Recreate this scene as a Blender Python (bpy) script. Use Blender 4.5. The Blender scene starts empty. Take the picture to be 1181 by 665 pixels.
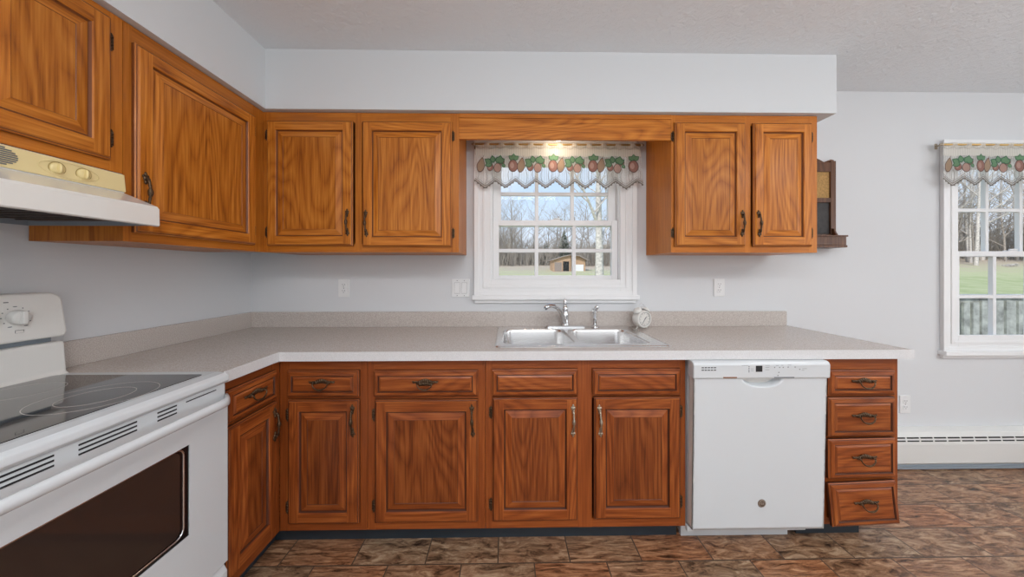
import bpy, bmesh, math, random
from mathutils import Vector, Matrix, Euler, noise
random.seed(7)
C = bpy.context.scene.collection
S = bpy.context.scene
R = math.radians
PI = math.pi

# ---------------------------------------------------------------- camera, world, lights, exposure
cam_d = bpy.data.cameras.new('camera'); cam = bpy.data.objects.new('camera', cam_d); C.objects.link(cam)
cam.location = (0, -2.054, 1.2685)
cam.rotation_euler = (R(90), 0, -0.0155)
cam_d.sensor_width = 36; cam_d.lens = 366.6 / 1181 * 36
cam_d.shift_y = -19.8 / 1181
cam_d.clip_start = 0.02; cam_d.clip_end = 500
S.camera = cam
S.view_settings.view_transform = 'Standard'; S.view_settings.look = 'None'
S.view_settings.gamma = 1; S.view_settings.use_curve_mapping = False
S.view_settings.exposure = 0.0

SKY_STRENGTH = 1.05
w = bpy.data.worlds.new('sky'); S.world = w; w.use_nodes = True
nt = w.node_tree; nt.nodes.clear()
wo = nt.nodes.new('ShaderNodeOutputWorld'); bg = nt.nodes.new('ShaderNodeBackground')
tc = nt.nodes.new('ShaderNodeTexCoord'); sep = nt.nodes.new('ShaderNodeSeparateXYZ')
rmp = nt.nodes.new('ShaderNodeValToRGB')
e = rmp.color_ramp.elements
e[0].position = 0.0; e[0].color = (0.90, 0.93, 1.0, 1)
e[1].position = 0.75; e[1].color = (0.36, 0.58, 1.0, 1)
m_ = e.new(0.22); m_.color = (0.60, 0.78, 1.0, 1)
cn = nt.nodes.new('ShaderNodeTexNoise'); cn.inputs['Scale'].default_value = 4; cn.inputs['Detail'].default_value = 5
cr = nt.nodes.new('ShaderNodeValToRGB'); cr.color_ramp.elements[0].position = .48; cr.color_ramp.elements[1].position = .75
mx = nt.nodes.new('ShaderNodeMix'); mx.data_type = 'RGBA'
nt.links.new(tc.outputs['Generated'], sep.inputs[0]); nt.links.new(sep.outputs['Z'], rmp.inputs[0])
nt.links.new(tc.outputs['Generated'], cn.inputs['Vector']); nt.links.new(cn.outputs[0], cr.inputs[0])
nt.links.new(cr.outputs[0], mx.inputs[0]); nt.links.new(rmp.outputs[0], mx.inputs[6]); mx.inputs[7].default_value = (.93, .96, 1, 1)
nt.links.new(mx.outputs[2], bg.inputs[0]); bg.inputs[1].default_value = SKY_STRENGTH
nt.links.new(bg.outputs[0], wo.inputs[0])

def lamp(name, kind, loc, rot, power, color, **kw):
    d = bpy.data.lights.new(name, kind); d.energy = power; d.color = color
    for k, v in kw.items(): setattr(d, k, v)
    o = bpy.data.objects.new(name, d); C.objects.link(o); o.location = loc; o.rotation_euler = [R(a) for a in rot]
    return o
lamp('sun', 'SUN', (0, 0, 20), (50, 0, -35), 3.2, (1, .96, .9), angle=R(8))
# added fill lights, out of view
lamp('kitchen_overhead_fill', 'AREA', (0.1, -2.6, 2.40), (0, 0, 0), 29, (.98, .98, 1), shape='RECTANGLE', size=1.3, size_y=.5)  # overhead fill behind the camera, added for even brightness
lamp('dining_overhead_fill', 'AREA', (2.9, -2.3, 2.40), (0, 0, 0), 17, (1, .98, .95), shape='DISK', size=.9)  # added overhead fill for the dining side
lamp('rear_wall_fill', 'AREA', (1.2, -4.45, 1.25), (90, 0, 0), 26, (.93, .97, 1), shape='RECTANGLE', size=3.4, size_y=2.1)  # broad fill added in front of the solid rear wall
lamp('upward_fill', 'AREA', (.6, -3.2, 1.5), (180, 0, 0), 50, (.97, .99, 1), shape='DISK', size=1.0)  # upward fill added to brighten the ceiling
lamp('dining_upward_fill', 'AREA', (3.2, -2.6, 1.5), (180, 0, 0), 31, (.97, .99, 1), shape='DISK', size=.8)  # second upward fill, added for the ceiling on the dining side
lamp('right_wall_fill', 'AREA', (4.55, -2.2, 1.4), (90, 0, 90), 22, (.93, .97, 1), shape='RECTANGLE', size=2.0, size_y=1.4)  # side fill added at the solid right wall

# ---------------------------------------------------------------- materials
def newmat(name):
    m = bpy.data.materials.new(name); m.use_nodes = True
    n = m.node_tree.nodes; b = n['Principled BSDF']
    return m, m.node_tree, b
def plain(name, col, rough=.5, metal=0, spec=.5, bump=0, bscale=60, var=0, vscale=8, coat=0):
    m, t, b = newmat(name)
    b.inputs['Base Color'].default_value = (*col, 1); b.inputs['Roughness'].default_value = rough
    b.inputs['Metallic'].default_value = metal; b.inputs['Specular IOR Level'].default_value = spec
    b.inputs['Coat Weight'].default_value = coat
    tcn = t.nodes.new('ShaderNodeTexCoord')
    if var:
        nz = t.nodes.new('ShaderNodeTexNoise'); nz.inputs['Scale'].default_value = vscale; nz.inputs['Detail'].default_value = 4
        t.links.new(tcn.outputs['Object'], nz.inputs['Vector'])
        r = t.nodes.new('ShaderNodeValToRGB'); r.color_ramp.elements[0].position = .3; r.color_ramp.elements[1].position = .7
        r.color_ramp.elements[0].color = (*[c * (1 - var) for c in col], 1); r.color_ramp.elements[1].color = (*[min(1, c * (1 + var)) for c in col], 1)
        t.links.new(nz.outputs[0], r.inputs[0]); t.links.new(r.outputs[0], b.inputs['Base Color'])
    if bump:
        nb = t.nodes.new('ShaderNodeTexNoise'); nb.inputs['Scale'].default_value = bscale; nb.inputs['Detail'].default_value = 3
        t.links.new(tcn.outputs['Object'], nb.inputs['Vector'])
        bp = t.nodes.new('ShaderNodeBump'); bp.inputs['Strength'].default_value = bump; bp.inputs['Distance'].default_value = .01
        t.links.new(nb.outputs[0], bp.inputs['Height']); t.links.new(bp.outputs[0], b.inputs['Normal'])
    return m

def oak(name, dark, mid, light, axis='Z', rough=.38, contrast=1.0):
    m, t, b = newmat(name); N = t.nodes.new; L = t.links.new
    tcn = N('ShaderNodeTexCoord'); oi = N('ShaderNodeObjectInfo')
    ad = N('ShaderNodeVectorMath'); ad.operation = 'MULTIPLY_ADD'
    cx = N('ShaderNodeCombineXYZ')
    for i in range(3): L(oi.outputs['Random'], cx.inputs[i])
    L(cx.outputs[0], ad.inputs[0]); ad.inputs[1].default_value = (7.3, 3.1, 11.7); L(tcn.outputs['Object'], ad.inputs[2])
    mp = N('ShaderNodeMapping'); L(ad.outputs[0], mp.inputs[0])
    mp.inputs['Scale'].default_value = (1, 1, .17) if axis == 'Z' else (.17, 1, 1)
    # warp
    nw = N('ShaderNodeTexNoise'); nw.inputs['Scale'].default_value = 4.6; nw.inputs['Detail'].default_value = 1.6; nw.inputs['Roughness'].default_value = .45; nw.inputs['Distortion'].default_value = .25; L(mp.outputs[0], nw.inputs['Vector'])
    # pores
    mp2 = N('ShaderNodeMapping'); L(ad.outputs[0], mp2.inputs[0]); mp2.inputs['Scale'].default_value = (1, 1, .035) if axis == 'Z' else (.035, 1, 1)
    npr = N('ShaderNodeTexNoise'); npr.inputs['Scale'].default_value = 150; npr.inputs['Detail'].default_value = 4; L(mp2.outputs[0], npr.inputs['Vector'])
    # broad boards
    mp3 = N('ShaderNodeMapping'); L(ad.outputs[0], mp3.inputs[0]); mp3.inputs['Scale'].default_value = (1, 1, .25) if axis == 'Z' else (.25, 1, 1)
    nb = N('ShaderNodeTexNoise'); nb.inputs['Scale'].default_value = 9; nb.inputs['Detail'].default_value = 1; L(mp3.outputs[0], nb.inputs['Vector'])
    def mth(op, a, bb):
        q = N('ShaderNodeMath'); q.operation = op
        for i, v in enumerate((a, bb)):
            if isinstance(v, (int, float)): q.inputs[i].default_value = v
            else: L(v, q.inputs[i])
        return q.outputs[0]
    ringv = mth('PINGPONG', mth('MULTIPLY', nw.outputs[0], 21.0), .5)
    ringv = mth('MULTIPLY', mth('POWER', mth('MULTIPLY', ringv, 2.0), .7), 1.0)
    v = mth('ADD', mth('MULTIPLY', ringv, .22 * contrast), mth('MULTIPLY', mth('ADD', npr.outputs[0], -.5), .40 + .42 * contrast))
    v = mth('ADD', v, mth('MULTIPLY', nb.outputs[0], .24))
    v = mth('ADD', v, .28 + .10 * (1 - contrast))
    r = N('ShaderNodeValToRGB'); el = r.color_ramp.elements
    el[0].position = .25; el[0].color = (*dark, 1); el[1].position = .82; el[1].color = (*light, 1)
    q = el.new(.5); q.color = (*mid, 1)
    L(v, r.inputs[0]); 
    hs = N('ShaderNodeHueSaturation'); L(r.outputs[0], hs.inputs['Color'])
    L(mth('ADD', mth('MULTIPLY', oi.outputs['Random'], .18), .91), hs.inputs['Value'])
    L(hs.outputs[0], b.inputs['Base Color'])
    b.inputs['Roughness'].default_value = rough; b.inputs['Coat Weight'].default_value = .08; b.inputs['Coat Roughness'].default_value = .2; b.inputs['Specular IOR Level'].default_value = .3
    bp = N('ShaderNodeBump'); bp.inputs['Strength'].default_value = .12; bp.inputs['Distance'].default_value = .002
    L(npr.outputs[0], bp.inputs['Height']); L(bp.outputs[0], b.inputs['Normal'])
    return m

UD, UM, UL = (.225, .057, .005), (.465, .144, .014), (.68, .262, .042)
LD, LM, LL = (.115, .023, .004), (.235, .054, .010), (.40, .118, .026)  # lower oak: aged redder, with its weaker light also put into the colour
M = {}
M['up_v'] = oak('honey_oak_upright_grain', UD, UM, UL, 'Z'); M['up_h'] = oak('honey_oak_level_grain', UD, UM, UL, 'X')
M['lo_v'] = oak('shaded_red_oak_upright_grain', LD, LM, LL, 'Z'); M['lo_h'] = oak('shaded_red_oak_level_grain', LD, LM, LL, 'X')
M['up_f'] = oak('honey_oak_face_frame', UD, UM, UL, 'Z', contrast=.12); M['up_fh'] = oak('honey_oak_face_frame_rail', UD, UM, UL, 'X', contrast=.12)
M['lo_f'] = oak('shaded_red_oak_face_frame', LD, LM, LL, 'Z', contrast=.12); M['lo_fh'] = oak('shaded_red_oak_face_frame_rail', LD, LM, LL, 'X', contrast=.12)
M['up_p'] = oak('honey_oak_raised_panel', [c * .90 for c in UD], [c * .90 for c in UM], [c * .92 for c in UL], 'Z')
M['lo_p'] = oak('shaded_red_oak_raised_panel', [c * .72 for c in LD], [c * .76 for c in LM], [c * .80 for c in LL], 'Z')
M['up_g'] = plain('honey_groove_painted_shade', (.16, .045, .008), .5); M['lo_g'] = plain('red_groove_painted_shade', (.06, .014, .004), .5)  # edge and groove shade painted dark onto door and drawer fronts
M['dark_wood'] = oak('walnut_stain', (.045, .018, .008), (.10, .040, .018), (.19, .085, .04), 'Z')
M['shadow_wood'] = plain('bare_cabinet_inside', (.20, .085, .03), .6)
M['wall'] = plain('pale_grey_wall_paint', (.655, .668, .685), .85, bump=.04, bscale=120)
M['soffit'] = plain('soffit_paint', (.655, .68, .70), .85, bump=.03, bscale=120)
M['trim'] = plain('white_trim_paint', (.80, .805, .81), .35)
M['white_enamel'] = plain('white_enamel', (.60, .63, .65), .22, coat=.4)
M['white_plastic'] = plain('white_plastic', (.76, .765, .765), .35)
M['white_warm'] = plain('ivory_white_plastic', (.72, .71, .68), .32)
M['yellow_enamel'] = plain('yellowed_hood_enamel', (.78, .64, .33), .35, var=.03, vscale=14)
M['yellow_knob'] = plain('yellowed_knob_plastic', (.76, .62, .30), .3)
M['brass'] = plain('antique_brass', (.10, .062, .036), .42, metal=.85, var=.5, vscale=180)
M['brass_bright'] = plain('worn_silvery_brass', (.42, .36, .28), .3, metal=.9, var=.4, vscale=200)
M['rod'] = plain('gold_rod', (.62, .42, .16), .35, metal=.8)
M['chrome'] = plain('chrome', (.70, .71, .72), .09, metal=1)
M['dark'] = plain('dark_slot', (.012, .012, .013), .6)
M['mark'] = plain('printed_grey_mark', (.16, .17, .18), .6)
M['brownslot'] = plain('brown_slot', (.22, .10, .05), .6)
M['display'] = plain('smoked_display', (.03, .033, .036), .12)
M['glass_black'] = plain('black_ceramic_glass', (.018, .016, .016), .05, spec=.6, coat=.5)
M['oven_glass'] = plain('brown_tinted_oven_glass', (.036, .022, .017), .05, spec=.55)
M['oven_glass_edge'] = plain('oven_glass_border', (.006, .006, .007), .15)
M['ring'] = plain('printed_burner_ring', (.50, .46, .43), .3)
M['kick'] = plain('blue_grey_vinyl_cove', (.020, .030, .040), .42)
M['heater'] = plain('heater_enamel', (.70, .70, .68), .4)
M['hood_under'] = plain('hood_liner_grey', (.26, .30, .34), .4)
M['filter'] = plain('greasy_filter', (.045, .03, .022), .5, var=.4, vscale=60)
M['cork'] = plain('cork', (.42, .25, .09), .9, var=.3, vscale=120, bump=.3, bscale=200)
M['slate'] = plain('chalkboard', (.03, .026, .025), .6, var=.4, vscale=40)
M['badge'] = plain('bronze_badge', (.16, .12, .09), .35, metal=.6)
M['badge_ring'] = plain('badge_line', (.48, .42, .36), .35, metal=.6)
M['warmlamp'], t_, b_ = newmat('lit_lamp_globe'); b_.inputs['Emission Color'].default_value = (1, .82, .6, 1); b_.inputs['Emission Strength'].default_value = 2.5

# brushed steel
m, t, b = newmat('brushed_stainless'); M['steel'] = m
b.inputs['Metallic'].default_value = 1; b.inputs['Base Color'].default_value = (.78, .78, .78, 1); b.inputs['Roughness'].default_value = .24
tcn = t.nodes.new('ShaderNodeTexCoord'); mp = t.nodes.new('ShaderNodeMapping'); mp.inputs['Scale'].default_value = (1, 90, 90)
nz = t.nodes.new('ShaderNodeTexNoise'); nz.inputs['Scale'].default_value = 6
r = t.nodes.new('ShaderNodeMapRange'); r.inputs[3].default_value = .20; r.inputs[4].default_value = .28
t.links.new(tcn.outputs['Object'], mp.inputs[0]); t.links.new(mp.outputs[0], nz.inputs['Vector']); t.links.new(nz.outputs[0], r.inputs[0]); t.links.new(r.outputs[0], b.inputs['Roughness'])

# laminate
def laminate(name, a, c, rough):
    m, t, b = newmat(name)
    tcn = t.nodes.new('ShaderNodeTexCoord'); nz = t.nodes.new('ShaderNodeTexNoise'); nz.inputs['Scale'].default_value = 330; nz.inputs['Detail'].default_value = 2
    r = t.nodes.new('ShaderNodeValToRGB'); r.color_ramp.elements[0].position = .38; r.color_ramp.elements[1].position = .62
    r.color_ramp.elements[0].color = (*a, 1); r.color_ramp.elements[1].color = (*c, 1)
    t.links.new(tcn.outputs['Object'], nz.inputs['Vector']); t.links.new(nz.outputs[0], r.inputs[0]); t.links.new(r.outputs[0], b.inputs['Base Color'])
    b.inputs['Roughness'].default_value = rough
    return m
M['counter'] = laminate('speckled_greige_laminate', (.43, .375, .34), (.60, .55, .51), .22)
M['counter_edge'] = laminate('pale_laminate_edge', (.60, .595, .60), (.68, .675, .68), .35)

# ceiling stipple
m, t, b = newmat('stippled_ceiling'); M['ceiling'] = m
b.inputs['Base Color'].default_value = (.77, .805, .835, 1); b.inputs['Roughness'].default_value = .95
tcn = t.nodes.new('ShaderNodeTexCoord'); nz = t.nodes.new('ShaderNodeTexNoise'); nz.inputs['Scale'].default_value = 34; nz.inputs['Detail'].default_value = 6; nz.inputs['Roughness'].default_value = .65; nz.inputs['Distortion'].default_value = .8
bp = t.nodes.new('ShaderNodeBump'); bp.inputs['Strength'].default_value = .7; bp.inputs['Distance'].default_value = .012
t.links.new(tcn.outputs['Object'], nz.inputs['Vector']); t.links.new(nz.outputs[0], bp.inputs['Height']); t.links.new(bp.outputs[0], b.inputs['Normal'])

# slate-look vinyl floor
m, t, b = newmat('slate_look_vinyl_tile'); M['floor'] = m
N = t.nodes.new; L = t.links.new
tcn = N('ShaderNodeTexCoord'); mp = N('ShaderNodeMapping'); mp.inputs['Location'].default_value = (.198, .04, 0); L(tcn.outputs['Object'], mp.inputs[0])
br = N('ShaderNodeTexBrick'); br.inputs['Scale'].default_value = 1; br.inputs['Brick Width'].default_value = .316; br.inputs['Row Height'].default_value = .158
br.inputs['Mortar Size'].default_value = .0032; br.inputs['Mortar Smooth'].default_value = .3; br.offset = .5
br.inputs['Color1'].default_value = (0, 0, 0, 1); br.inputs['Color2'].default_value = (1, 1, 1, 1); br.inputs['Mortar'].default_value = (.5, .5, .5, 1)
L(mp.outputs[0], br.inputs['Vector'])
ba = N('ShaderNodeSeparateColor'); L(br.outputs['Color'], ba.inputs[0])
# per-tile shifted coordinates
sh = N('ShaderNodeVectorMath'); sh.operation = 'MULTIPLY_ADD'; L(br.outputs['Color'], sh.inputs[0]); sh.inputs[1].default_value = (9, 5, 3); L(mp.outputs[0], sh.inputs[2])
mr = N('ShaderNodeMapping'); mr.inputs['Rotation'].default_value = (0, 0, R(62)); mr.inputs['Scale'].default_value = (.7, 5.0, 1); L(sh.outputs[0], mr.inputs[0])
# different turn for a rotated set of tiles
mr2 = N('ShaderNodeMapping'); mr2.inputs['Rotation'].default_value = (0, 0, R(-20)); mr2.inputs['Scale'].default_value = (.8, 2.4, 1); L(sh.outputs[0], mr2.inputs[0])
mv = N('ShaderNodeMix'); mv.data_type = 'VECTOR'
gt = N('ShaderNodeMath'); gt.operation = 'GREATER_THAN'; gt.inputs[1].default_value = .5; L(ba.outputs[0], gt.inputs[0])
L(gt.outputs[0], mv.inputs[0]); L(mr.outputs[0], mv.inputs[4]); L(mr2.outputs[0], mv.inputs[5])
n1 = N('ShaderNodeTexNoise'); n1.inputs['Scale'].default_value = 13; n1.inputs['Detail'].default_value = 8; n1.inputs['Roughness'].default_value = .72; n1.inputs['Distortion'].default_value = .7
L(mv.outputs[1], n1.inputs['Vector'])
n2 = N('ShaderNodeTexNoise'); n2.inputs['Scale'].default_value = 5; n2.inputs['Detail'].default_value = 3; L(sh.outputs[0], n2.inputs['Vector'])
r1 = N('ShaderNodeValToRGB'); el = r1.color_ramp.elements
el[0].position = .34; el[0].color = (.028, .014, .009, 1); el[1].position = .68; el[1].color = (.52, .38, .26, 1)
q = el.new(.42); q.color = (.14, .078, .046, 1); q = el.new(.50); q.color = (.265, .155, .094, 1)
L(n1.outputs[0], r1.inputs[0])
tint = N('ShaderNodeMix'); tint.data_type = 'RGBA'; tint.blend_type = 'MULTIPLY'; tint.inputs[0].default_value = 1
r2 = N('ShaderNodeValToRGB'); el = r2.color_ramp.elements
el[0].position = .2; el[0].color = (1.12, .74, .52, 1); el[1].position = .85; el[1].color = (.93, 1.0, .98, 1)
mtile = N('ShaderNodeMath'); mtile.operation = 'MULTIPLY_ADD'; mtile.inputs[1].default_value = .5; 
hf = N('ShaderNodeMath'); hf.operation = 'MULTIPLY'; hf.inputs[1].default_value = .55; L(n2.outputs[0], hf.inputs[0])
L(ba.outputs[0], mtile.inputs[0]); L(hf.outputs[0], mtile.inputs[2]); L(mtile.outputs[0], r2.inputs[0])
L(r1.outputs[0], tint.inputs[6]); L(r2.outputs[0], tint.inputs[7])
gm = N('ShaderNodeMix'); gm.data_type = 'RGBA'; L(br.outputs['Fac'], gm.inputs[0]); L(tint.outputs[2], gm.inputs[6]); gm.inputs[7].default_value = (.085, .055, .038, 1)
L(gm.outputs[2], b.inputs['Base Color'])
b.inputs['Roughness'].default_value = .30
bp = N('ShaderNodeBump'); bp.inputs['Strength'].default_value = .5; bp.inputs['Distance'].default_value = .004; L(n1.outputs[0], bp.inputs['Height']); L(bp.outputs[0], b.inputs['Normal'])

# window glass
m, t, b = newmat('clear_window_glass'); M['glass'] = m
t.nodes.remove(b); out = t.nodes['Material Output']
tr = t.nodes.new('ShaderNodeBsdfTransparent'); gl = t.nodes.new('ShaderNodeBsdfGlossy'); gl.inputs['Roughness'].default_value = .02
ms = t.nodes.new('ShaderNodeMixShader'); ms.inputs[0].default_value = .006
t.links.new(tr.outputs[0], ms.inputs[1]); t.links.new(gl.outputs[0], ms.inputs[2]); t.links.new(ms.outputs[0], out.inputs[0])

# sheer curtain: woven threads with open gaps
def sheer(name, col, alpha, stripes=True, sc=140):
    m, t, b = newmat(name); b.inputs['Base Color'].default_value = (*col, 1); b.inputs['Roughness'].default_value = .9
    tl = t.nodes.new('ShaderNodeBsdfTranslucent'); tl.inputs[0].default_value = (*col, 1)
    mx = t.nodes.new('ShaderNodeMixShader'); mx.inputs[0].default_value = .5
    tr = t.nodes.new('ShaderNodeBsdfTransparent'); m2 = t.nodes.new('ShaderNodeMixShader')
    out = t.nodes['Material Output']
    t.links.new(b.outputs[0], mx.inputs[1]); t.links.new(tl.outputs[0], mx.inputs[2])
    t.links.new(tr.outputs[0], m2.inputs[1]); t.links.new(mx.outputs[0], m2.inputs[2]); t.links.new(m2.outputs[0], out.inputs[0])
    if stripes:
        tcn = t.nodes.new('ShaderNodeTexCoord'); wv = t.nodes.new('ShaderNodeTexWave'); wv.inputs['Scale'].default_value = sc / 6.28; wv.inputs['Distortion'].default_value = .3
        mr = t.nodes.new('ShaderNodeMapRange'); mr.inputs[3].default_value = max(0, alpha - .04); mr.inputs[4].default_value = min(1, alpha + .04)
        t.links.new(tcn.outputs['Object'], wv.inputs['Vector']); t.links.new(wv.outputs['Fac'], mr.inputs[0]); t.links.new(mr.outputs[0], m2.inputs[0])
    else: m2.inputs[0].default_value = alpha
    return m
M['sheer'] = sheer('cream_net', (.90, .88, .82), .55); M['sheer_open'] = sheer('open_cream_net', (.88, .87, .83), .20)
M['lace'] = sheer('lace_edging', (.34, .31, .28), .8, False); M['lace_white'] = sheer('white_lace_line', (.85, .84, .82), .9, False)
M['fruit'] = sheer('printed_fruit', (.58, .32, .27), .8, False); M['fruit_l'] = sheer('printed_fruit_light', (.78, .55, .47), .8, False)
M['pear'] = sheer('printed_pear', (.66, .50, .36), .8, False)
M['leaf_c'] = sheer('printed_leaf', (.30, .52, .32), .8, False); M['leaf_d'] = sheer('printed_leaf_dark', (.13, .28, .17), .85, False)
M['outline'] = sheer('printed_outline', (.26, .17, .15), .85, False)

# outdoors
m, t, b = newmat('spring_lawn_and_leaf_litter'); M['lawn'] = m
tcn = t.nodes.new('ShaderNodeTexCoord'); nz = t.nodes.new('ShaderNodeTexNoise'); nz.inputs['Scale'].default_value = .5; nz.inputs['Detail'].default_value = 8; nz.inputs['Roughness'].default_value = .7
sp = t.nodes.new('ShaderNodeSeparateXYZ'); mr = t.nodes.new('ShaderNodeMapRange'); mr.inputs[1].default_value = 33; mr.inputs[2].default_value = 56
t.links.new(tcn.outputs['Object'], nz.inputs['Vector']); t.links.new(tcn.outputs['Object'], sp.inputs[0]); t.links.new(sp.outputs['Y'], mr.inputs[0])
ad = t.nodes.new('ShaderNodeMath'); ad.operation = 'MULTIPLY_ADD'; ad.inputs[1].default_value = .55; t.links.new(mr.outputs[0], ad.inputs[0]); t.links.new(nz.outputs[0], ad.inputs[2])
r = t.nodes.new('ShaderNodeValToRGB'); el = r.color_ramp.elements
el[0].position = .3; el[0].color = (.28, .34, .13, 1); el[1].position = .95; el[1].color = (.48, .39, .29, 1); q = el.new(.6); q.color = (.46, .47, .25, 1)
t.links.new(ad.outputs[0], r.inputs[0]); t.links.new(r.outputs[0], b.inputs['Base Color']); b.inputs['Roughness'].default_value = .95
M['bark'] = plain('grey_bark', (.36, .32, .28), .9, var=.3, vscale=6); M['bark_pale'] = plain('pale_bark', (.56, .52, .48), .9, var=.3, vscale=5)
M['brush'] = plain('dry_brush', (.36, .32, .27), .95, var=.35, vscale=.8)
M['evergreen'] = plain('evergreen_needles', (.15, .18, .13), .9, var=.4, vscale=3)
M['shed'] = plain('tan_shed_boards', (.46, .30, .19), .8, var=.1, vscale=4); M['shed_dark'] = plain('shed_dark_doorway', (.01, .01, .01), .8)
M['shed_roof'] = plain('weathered_shed_roof', (.30, .25, .22), .7)
M['deck'] = plain('weathered_grey_deck_wood', (.34, .35, .31), .85, var=.4, vscale=9)

# ---------------------------------------------------------------- mesh helpers
def new(): return bmesh.new()
def box(bm, x0, x1, y0, y1, z0, z1, mi=0):
    vs = [bm.verts.new((x, y, z)) for z in (z0, z1) for y in (y0, y1) for x in (x0, x1)]
    fs = [(0, 2, 3, 1), (4, 5, 7, 6), (0, 1, 5, 4), (2, 6, 7, 3), (0, 4, 6, 2), (1, 3, 7, 5)]
    out = []
    for f in fs:
        q = bm.faces.new([vs[i] for i in f]); q.material_index = mi; out.append(q)
    return vs
def tube(bm, pts, rad, n=8, mi=0, cap=True, smooth=True):
    pts = [Vector(p) for p in pts]
    if isinstance(rad, (int, float)): rad = [rad] * len(pts)
    rings = []; up = None
    for i, p in enumerate(pts):
        d = (pts[min(i + 1, len(pts) - 1)] - pts[max(i - 1, 0)]).normalized()
        if up is None: up = Vector((0, 0, 1)) if abs(d.z) < .9 else Vector((1, 0, 0))
        a = d.cross(up).normalized(); bb = a.cross(d).normalized(); up = bb
        rings.append([bm.verts.new(p + (a * math.cos(2 * PI * k / n) + bb * math.sin(2 * PI * k / n)) * rad[i]) for k in range(n)])
    for i in range(len(rings) - 1):
        for k in range(n):
            f = bm.faces.new((rings[i][k], rings[i][(k + 1) % n], rings[i + 1][(k + 1) % n], rings[i + 1][k])); f.material_index = mi; f.smooth = smooth
    if cap:
        for rr in (rings[0][::-1], rings[-1]):
            f = bm.faces.new(rr); f.material_index = mi
def lathe(bm, prof, mat=None, n=24, mi=0, smooth=True):
    mat = mat or Matrix()
    rings = []
    for r_, z_ in prof:
        if r_ < 1e-6: rings.append([bm.verts.new(mat @ Vector((0, 0, z_)))])
        else: rings.append([bm.verts.new(mat @ Vector((r_ * math.cos(2 * PI * k / n), r_ * math.sin(2 * PI * k / n), z_))) for k in range(n)])
    for i in range(len(rings) - 1):
        a, c = rings[i], rings[i + 1]
        if len(a) == 1 and len(c) == 1: continue
        for k in range(n):
            j = (k + 1) % n
            if len(a) == 1: f = bm.faces.new((a[0], c[j], c[k]))
            elif len(c) == 1: f = bm.faces.new((a[k], a[j], c[0]))
            else: f = bm.faces.new((a[k], a[j], c[j], c[k]))
            f.material_index = mi; f.smooth = smooth
def ell(bm, c, r, mi=0, n=10, rot=None):
    mat = Matrix.Translation(c) @ (rot.to_matrix().to_4x4() if rot else Matrix()) @ Matrix.Diagonal((*r, 1))
    lathe(bm, [(math.sin(PI * i / 6), -math.cos(PI * i / 6)) if 0 < i < 6 else (0, -math.cos(PI * i / 6)) for i in range(7)], mat, n, mi)
def poly_extrude(bm, pts2, plane, a, b_, mi=0):
    # plane 'yz' extrudes along x, 'xz' along y, 'xy' along z
    def P(p, t): return {'yz': (t, p[0], p[1]), 'xz': (p[0], t, p[1]), 'xy': (p[0], p[1], t)}[plane]
    v0 = [bm.verts.new(P(p, a)) for p in pts2]; v1 = [bm.verts.new(P(p, b_)) for p in pts2]
    n = len(pts2)
    for i in range(n):
        f = bm.faces.new((v0[i], v0[(i + 1) % n], v1[(i + 1) % n], v1[i])); f.material_index = mi
    for vv in (v0[::-1], v1):
        f = bm.faces.new(vv); f.material_index = mi
def rrect(x0, x1, y0, y1, r_, n=5):
    o = []
    for cx_, cy_, a0 in ((x1 - r_, y1 - r_, 0), (x0 + r_, y1 - r_, 90), (x0 + r_, y0 + r_, 180), (x1 - r_, y0 + r_, 270)):
        for k in range(n + 1):
            a = R(a0 + 90 * k / n); o.append((cx_ + r_ * math.cos(a), cy_ + r_ * math.sin(a)))
    return o
def obj(name, bm, mats, parent=None, loc=(0, 0, 0), rot=(0, 0, 0), bevel=0, fix=True, auto=False):
    if fix: bmesh.ops.recalc_face_normals(bm, faces=bm.faces)
    me = bpy.data.meshes.new(name); bm.to_mesh(me); bm.free()
    for m in (mats if isinstance(mats, (list, tuple)) else [mats]): me.materials.append(M[m] if isinstance(m, str) else m)
    o = bpy.data.objects.new(name, me); C.objects.link(o); o.parent = parent; o.location = loc; o.rotation_euler = rot
    if bevel:
        md = o.modifiers.new('bevel', 'BEVEL'); md.width = bevel; md.segments = 2; md.limit_method = 'ANGLE'; md.angle_limit = R(40)
    return o
def tag(o, label=None, cat=None, group=None, kind=None):
    if label: o['label'] = label
    if cat: o['category'] = cat
    if group: o['group'] = group
    if kind: o['kind'] = kind
    return o
def root(name, label, cat, loc=(0, 0, 0), rz=0, group=None):
    o = bpy.data.objects.new(name, None); C.objects.link(o); o.location = loc; o.rotation_euler = (0, 0, rz); o.empty_display_size = .1
    return tag(o, label, cat, group)
def struct(name, bm, mats, **k):
    return tag(obj(name, bm, mats, **k), kind='structure')
def text(body, size, mat, parent, loc, rot, name='lettering', ext=.0004):
    cu = bpy.data.curves.new(name, 'FONT'); cu.body = body; cu.size = size; cu.extrude = ext; cu.align_x = 'CENTER'; cu.align_y = 'CENTER'
    tmp = bpy.data.objects.new(name, cu); C.objects.link(tmp)
    me = bpy.data.meshes.new_from_object(tmp.evaluated_get(bpy.context.evaluated_depsgraph_get())); bpy.data.objects.remove(tmp)
    me.materials.clear(); me.materials.append(M[mat])
    o = bpy.data.objects.new(name, me); C.objects.link(o); o.parent = parent; o.location = loc; o.rotation_euler = rot
    return o

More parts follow.
